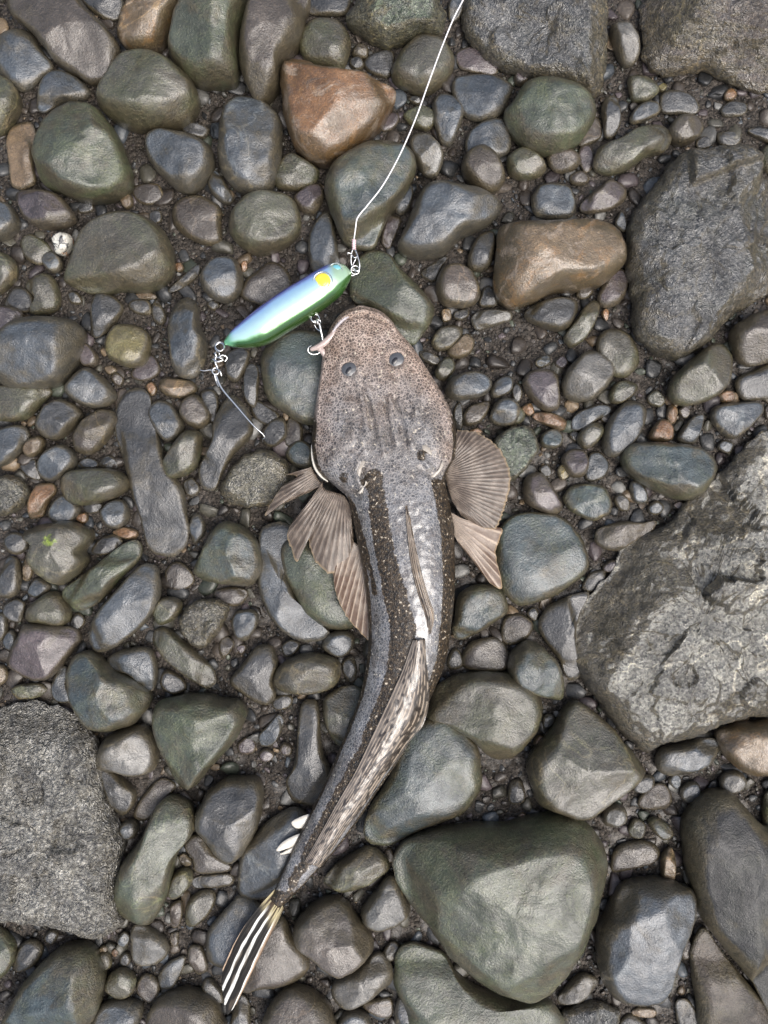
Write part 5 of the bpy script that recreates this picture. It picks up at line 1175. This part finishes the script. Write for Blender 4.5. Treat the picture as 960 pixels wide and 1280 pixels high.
# folded first dorsal fin: spines and membrane
dm = spline([(508,632),(511,656),(515,685),(522,720),(530,748),(537,770),(536.5,793)], 60)
tw = np.interp(np.linspace(0, 1, 60), [0, 0.12, 0.5, 0.85, 1], [1.5, 3.5, 6.0, 6.5, 2.0])
nrm = np.stack([np.gradient(dm[:, 1]), -np.gradient(dm[:, 0])], -1); nrm /= np.linalg.norm(nrm, axis=1)[:, None]
zt = top_z(dm[:, 0], dm[:, 1])
fd = np.linspace(-1, 1, 13); X = dm[:, None, 0] + nrm[:, None, 0] * tw[:, None] * fd; Y = dm[:, None, 1] + nrm[:, None, 1] * tw[:, None] * fd
Z = zt[:, None] - 1.2 + 6.5 * np.sqrt(np.clip(1 - fd[None] ** 2, 0, 1)) * (tw / 6.5)[:, None] + 0.9 * np.sin(fd * 14)[None]
st = fbm(np.stack([fd[None] * 4 + 0 * X, dm[:, None, 1] / 26 + 0 * X, 0 * X], -1), 3)
colr = lerp3((0.030, 0.022, 0.016), (0.30, 0.25, 0.20), sstep(-0.15, 0.45, st + 0.35 * np.sin(fd * 14)[None]))
d1 = new_obj('first_dorsal_fin', W(X, Y, Z).reshape(-1, 3), grid_faces(60, 13), M['fin'], fish, attrs={'paint': colr.reshape(-1, 3)})
for k, (o0, o1, a, b) in enumerate([(-0.5, -0.7, 2, 40), (-0.1, -0.3, 4, 48), (0.3, 0.1, 8, 54), (0.6, 0.5, 14, 58), (0.75, 0.8, 22, 59)]):
    i = np.arange(a, b); o = np.linspace(o0, o1, len(i))
    P = W(dm[i, 0] + nrm[i, 0] * tw[i] * o, dm[i, 1] + nrm[i, 1] * tw[i] * o, zt[i] + 5.0 * tw[i] / 6.5 * np.sqrt(1 - o * o))
    new_obj('fin_spine', *tube(P, U * np.linspace(0.9, 0.35, len(i)), 6), M['spine_bone'], d1)
# second dorsal fin, folded over to the right
def d2z(X, Y, u, v):
    z = top_z(X.ravel(), Y.ravel()).reshape(X.shape)
    z = np.maximum(z, 38.0)
    return z + 2.5 + 4.0 * np.sin(np.pi * np.clip(v, 0, 1)) * (1 - 0.5 * u)
def d2p(u, v, ray, X, Y):
    r_ = np.abs(np.sin(v * 11 * math.pi + 1.2 * u))
    sp = perlin(np.stack([v * 11, u * 34 + 3 * v, 0 * u], -1)); lg = perlin(np.stack([v * 3 + 9, u * 8, 0 * u], -1))
    c = lerp3((0.060, 0.050, 0.042), (0.17, 0.155, 0.14), sstep(-0.3, 0.4, lg))
    c = lerp3(c, (0.42, 0.37, 0.31), 0.8 * sstep(0.75, 0.98, r_))
    return lerp3(c, (0.022, 0.018, 0.015), 0.95 * sstep(0.08, 0.22, sp) * sstep(0.05, 0.2, v))
fin('second_dorsal_fin', [(516,800),(506,830),(493,860),(479,890),(463,925),(444,965),(421,1005),(399,1045),(381,1077)],
    [(531,799),(536,840),(537,875),(530,905),(510,928),(490,958),(466,992),(440,1027),(398,1084)], 4, 0, 0, d2p, corr=0.5, nu=150, nv=90, zfun=d2z, rag=2.5, thick=0.5, mat=M['wet_fin'])
# anal fin lobes
for pts, zz in (([(387,1018),(371,1023),(364,1028.5),(371,1035.5),(384,1032)], 34), ([(377,1042),(362,1047),(350.6,1054.8),(345,1064),(357,1061.5),(371,1055)], 34), ([(368,1058),(357,1063),(349.5,1068),(358,1067.5),(366,1065)], 32)):
    lobe('anal_fin', pts, zz, 2.2, M['pale_flesh'])
# striped tail fin
def caud(u, v, ray, X, Y):
    j = u + 0.02 * perlin(np.stack([u * 6, v * 9, 0 * u], -1)) + 0.03 * np.sin(v * 5)
    ks = [0.0, .015, .03, .25, .27, .33, .35, .48, .50, .57, .59, .79, .81, .86, .89, 1.0]
    wh, bk, tn, br = (0.70, 0.70, 0.65), (0.012, 0.011, 0.010), (0.42, 0.31, 0.22), (0.10, 0.065, 0.04)
    cs = np.array([tn, tn, bk, bk, wh, wh, bk, bk, wh, wh, bk, bk, wh, wh, tn, br])
    c = np.stack([np.interp(j, ks, cs[:, k]) for k in range(3)], -1)
    b0 = lerp3((0.045, 0.030, 0.018), (0.36, 0.31, 0.18), sstep(0.1, 0.5, perlin(np.stack([u * 11, v * 3, 0 * u], -1)) + 0.25))
    c = lerp3(b0, c, sstep(0.10, 0.26, v))
    gap = sstep(0.25, 0.5, perlin(np.stack([u * 7 + 4, v * 6, 0 * u], -1))) * (v > 0.35)
    return lerp3(c, (0.10, 0.08, 0.06), 0.5 * gap)
fin('tail_fin', [(343,1112),(346,1117),(350,1124),(355,1136)], [(278,1212),(277,1226),(278.5,1241),(281,1256),(285,1268),(296,1254)], 9, 36, 30, caud, corr=0.4, nv=70, curl=4, thick=0.6, nu=110, rag=2.0, bow=(-6, -3), mat=M['tail'])

# ------------------------------------------------------------------ the lure
M['lure_paint'] = painted('holographic_lure_shell', 0.12, 1.0, 0.55, 0.0, 300, 0.0, 0.12)
M['lure_eye'] = plain('yellow_lure_eye', (0.80, 0.66, 0.05), 0.2, 0.1, 1.0)
M['clear_plastic'] = plain('clear_lure_plastic', (0.75, 0.85, 0.85), 0.05, 0.0, 0.5, 0, 0.75)
M['teal_eye'] = plain('pale_teal_lure_eye', (0.20, 0.55, 0.62), 0.1, 0.3, 1.0)
M['black_paint'] = plain('black_lure_pupil', (0.01, 0.01, 0.01), 0.1, 0, 1.0)
lure = empty('fishing_lure', 'shiny blue, white and green minnow lure beside the fish\'s mouth', 'lure')
LT = [(280,426),(288,415),(300,404),(322,386),(350,366),(378,349),(400,336),(416,329.5),(430,331),(438,338)]
LB = [(281,431),(293,434),(313,435),(335,430),(362,414),(388,398),(411,382),(427,368),(437,352),(440,344)]
L = spline(np.array([[*a, *b] for a, b in zip(LT, LB)]), 110); nc = 56
wid = np.hypot(L[:, 0] - L[:, 2], L[:, 1] - L[:, 3]) / 2
th = np.linspace(0, 2 * math.pi, nc, endpoint=False)
cc = -np.cos(th); ss = np.sin(th)
X = (L[:, None, 0] + L[:, None, 2]) / 2 + cc * (L[:, None, 2] - L[:, None, 0]) / 2
Y = (L[:, None, 1] + L[:, None, 3]) / 2 + cc * (L[:, None, 3] - L[:, None, 1]) / 2
LZ = 46.0
Z = LZ + np.sign(ss) * np.abs(ss) ** 0.85 * (wid * 0.80)[:, None]
k = (D - LZ) / D
V = np.stack([(X - CX) * k * U, -(Y - CY) * k * U, Z * U], -1)
tu = np.linspace(0, 1, 110)[:, None] + 0 * X
vv = (cc[None] + 1) / 2 + 0 * X
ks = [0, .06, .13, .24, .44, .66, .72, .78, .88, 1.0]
cs = np.array([(.07, .08, .34), (.13, .16, .60), (.26, .36, .82), (.40, .64, .84), (.56, .82, .84), (.54, .84, .74), (.34, .62, .36), (.03, .13, .02), (.015, .065, .010), (.06, .12, .03)])  # pale mint middle paints the highlight into the shell colour
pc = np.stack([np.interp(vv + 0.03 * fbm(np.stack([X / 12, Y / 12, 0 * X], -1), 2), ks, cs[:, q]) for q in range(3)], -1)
head = sstep(0.80, 0.87, tu)[..., None]
pc = pc * (1 - head) + head * np.where((vv < 0.72)[..., None], np.array((.42, .60, .40)), np.array((.05, .15, .03)))
tl_ = sstep(0.10, 0.03, tu)[..., None]; pc = pc * (1 - tl_) + tl_ * np.array((.16, .45, .24))
F = grid_faces(110, nc, True, 0) + [tuple(range(nc))[::-1], tuple(109 * nc + j for j in range(nc))]
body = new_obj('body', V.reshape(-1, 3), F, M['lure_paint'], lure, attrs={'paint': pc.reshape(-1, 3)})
e = new_obj('eye', *dome(403.5, 351.8, LZ + 16.4, 10.4, 10.0, 3.4, 6, 26), M['lure_eye'], lure); e['label'] = 'round yellow eye'
new_obj('eye_ring', *ring(W(403.5, 351.8, LZ + 17.4), 11.4 * U, 0.7 * U), M['steel'], e)
new_obj('eye_ring', *ring(W(403.0, 352.0, LZ + 19.2), 5.6 * U, 0.45 * U), M['lure_eye'], e)
e2 = new_obj('eye', *dome(419.6, 336.5, LZ + 10.5, 6.6, 5.4, 3.6, 6, 22, 0.3), M['teal_eye'], lure); e2['label'] = 'pale teal bead eye by the nose'
new_obj('eye_ring', *ring(W(419.6, 336.5, LZ + 11.5), 7.0 * U, 0.7 * U, rx=1.12), M['clear_plastic'], e2)
P = spline([(412,362),(419,355),(427,350),(434,345)], 14)
new_obj('mouth_line', *tube(W(P[:, 0], P[:, 1], LZ + np.linspace(15, 6, 14)), 0.6 * U, 6), M['steel'], lure)
P = spline([(409,343),(416,346),(422,346.5),(429,343)], 14)
new_obj('face_line', *tube(W(P[:, 0], P[:, 1], LZ + np.linspace(17, 9, 14)), 0.5 * U, 6), M['clear_plastic'], lure)
# front eye, split rings
new_obj('line_tie', *ring(W(441, 341, LZ), 3.6 * U, 0.9 * U, (0.3, 0.2, 1)), M['steel'], lure)
new_obj('split_ring', *join([ring(W(444, 337.5, LZ + 2), 5.0 * U, 0.85 * U, (0.1, -0.1, 1)), ring(W(444, 337.5, LZ + 3.4), 5.0 * U, 0.75 * U, (0.1, -0.1, 1))]), M['steel'], lure)
new_obj('belly_ring', *join([ring(W(393, 396.5, LZ + 1), 5.2 * U, 0.9 * U, (0.1, 0.2, 1)), ring(W(394, 398, LZ + 2.6), 5.0 * U, 0.8 * U, (0.25, 0.1, 1))]), M['steel'], lure)
def wire(pts, r0, r1=None, n=60, k=8):
    P = spline(np.array(pts, float), n); return tube(W(P[:, 0], P[:, 1], P[:, 2]), U * np.linspace(r0, r1 or r0, n), k)
h1 = new_obj('treble_hook', *join([ring(W(398.5, 402, 49), 3.6 * U, 0.9 * U, (0.8, 0.2, 0.5)), wire([(399,404,49),(401,413,48),(403,422,46)], 1.5, 1.4),
    wire([(403,422,46),(403,432,43),(399,441,41),(391,443,42),(385.5,440,44),(385.5,434.5,46),(389,432,47)], 1.2, 0.6),
    wire([(403,422,46),(406,428,42),(408,434,38),(404,440,35),(399,438,35)], 1.1, 0.5), wire([(401,414,48),(396,411,47),(393,406,48)], 1.0, 0.6)]), M['steel'], lure)
h1['label'] = 'front treble hook caught in the fish lip'
new_obj('tail_ring', *join([ring(W(275, 433, LZ), 5.6 * U, 0.9 * U, (0.2, 0.3, 1), ang=0.3), ring(W(274.5, 434, LZ + 1.8), 5.4 * U, 0.8 * U, (-0.1, 0.3, 1))]), M['steel'], lure)
h2 = new_obj('treble_hook', *join([ring(W(272, 443, 43), 4.2 * U, 1.0 * U, (0.9, 0.1, 0.4)), ring(W(276, 446, 43), 3.4 * U, 0.9 * U, (0.2, 0.8, 0.6)),
    wire([(268,441,44),(272,447,45),(278,444,46),(284,447,44),(281,452,43)], 1.0, 0.9), wire([(270,444,43),(269,452,43),(272,460,42)], 1.6, 1.4),
    wire([(266,449,44),(272,452,45),(279,450,44)], 1.2), ring(W(269.5, 464, 42), 4.0 * U, 1.0 * U, (0.2, 0.1, 1)), wire([(270,460,42),(275,464,43),(277,470,42)], 1.1, 0.8),
    wire([(268,467,42),(270,476,41),(273,483,41)], 1.2, 0.6),
    wire([(269,463,42),(262,462.5,42),(255,463.5,42),(250,462.5,42)], 0.9, 0.6), wire([(269,467,42),(277,485,42),(296,508,42),(316,531,42),(329,543,40)], 1.5, 0.9, 90),
    wire([(329,543,38),(331,547,36),(328,549,34)], 0.75, 0.4, 16)]), M['steel'], lure)
h2['label'] = 'rear treble hook with one long arm trailing down right'
# ------------------------------------------------------------------ the line with its snap
M['line'] = plain('white_braided_line', (0.80, 0.78, 0.77), 0.5, 0.0, 0.0, 0.3)
M['knot'] = plain('pinkish_knot', (0.78, 0.55, 0.57), 0.5, 0.0, 0.0, 0.3)
fl = empty('fishing_line', 'thin white fishing line running from the lure up to the top edge', 'line')
new_obj('line', *wire([(442.5,299,54),(444.5,285,64),(447,272,70),(459,257,74),(479,231,76),(500,193,76),(520,147,76),(537,100,78),(553,57,80),(567,23,82),(580,-3,84),(600,-50,84),(640,-150,70),(700,-330,45)], 0.85, 0.85, 260, 6), M['line'], fl)
new_obj('knot', *join([wire([(442.6,300,52),(442.4,305,52),(442.5,311,51)], 2.0, 1.7, 16)] + [ring(W(442.5, 300 + 2.2 * i, 52), 2.1 * U, 0.55 * U, (0.1, 1, 0.25)) for i in range(6)]), M['knot'], fl)
snap = new_obj('snap', *join([wire([(442,310,51),(439.5,316,51),(438.8,326,50),(440,333,49),(443.5,337,50),(447,339,50),(449.5,335,50),(449,327,51),(446,317,51),(443,310,51)], 0.85, 0.85, 60),
    wire([(439,318,51),(443,322,52),(447.5,320,51)], 0.7), wire([(441,331,50),(444,325,52),(446,321,51)], 0.7), wire([(438.8,317,51),(435,316,52),(434.5,318,52)], 0.7, 0.5)]), M['steel'], fl)
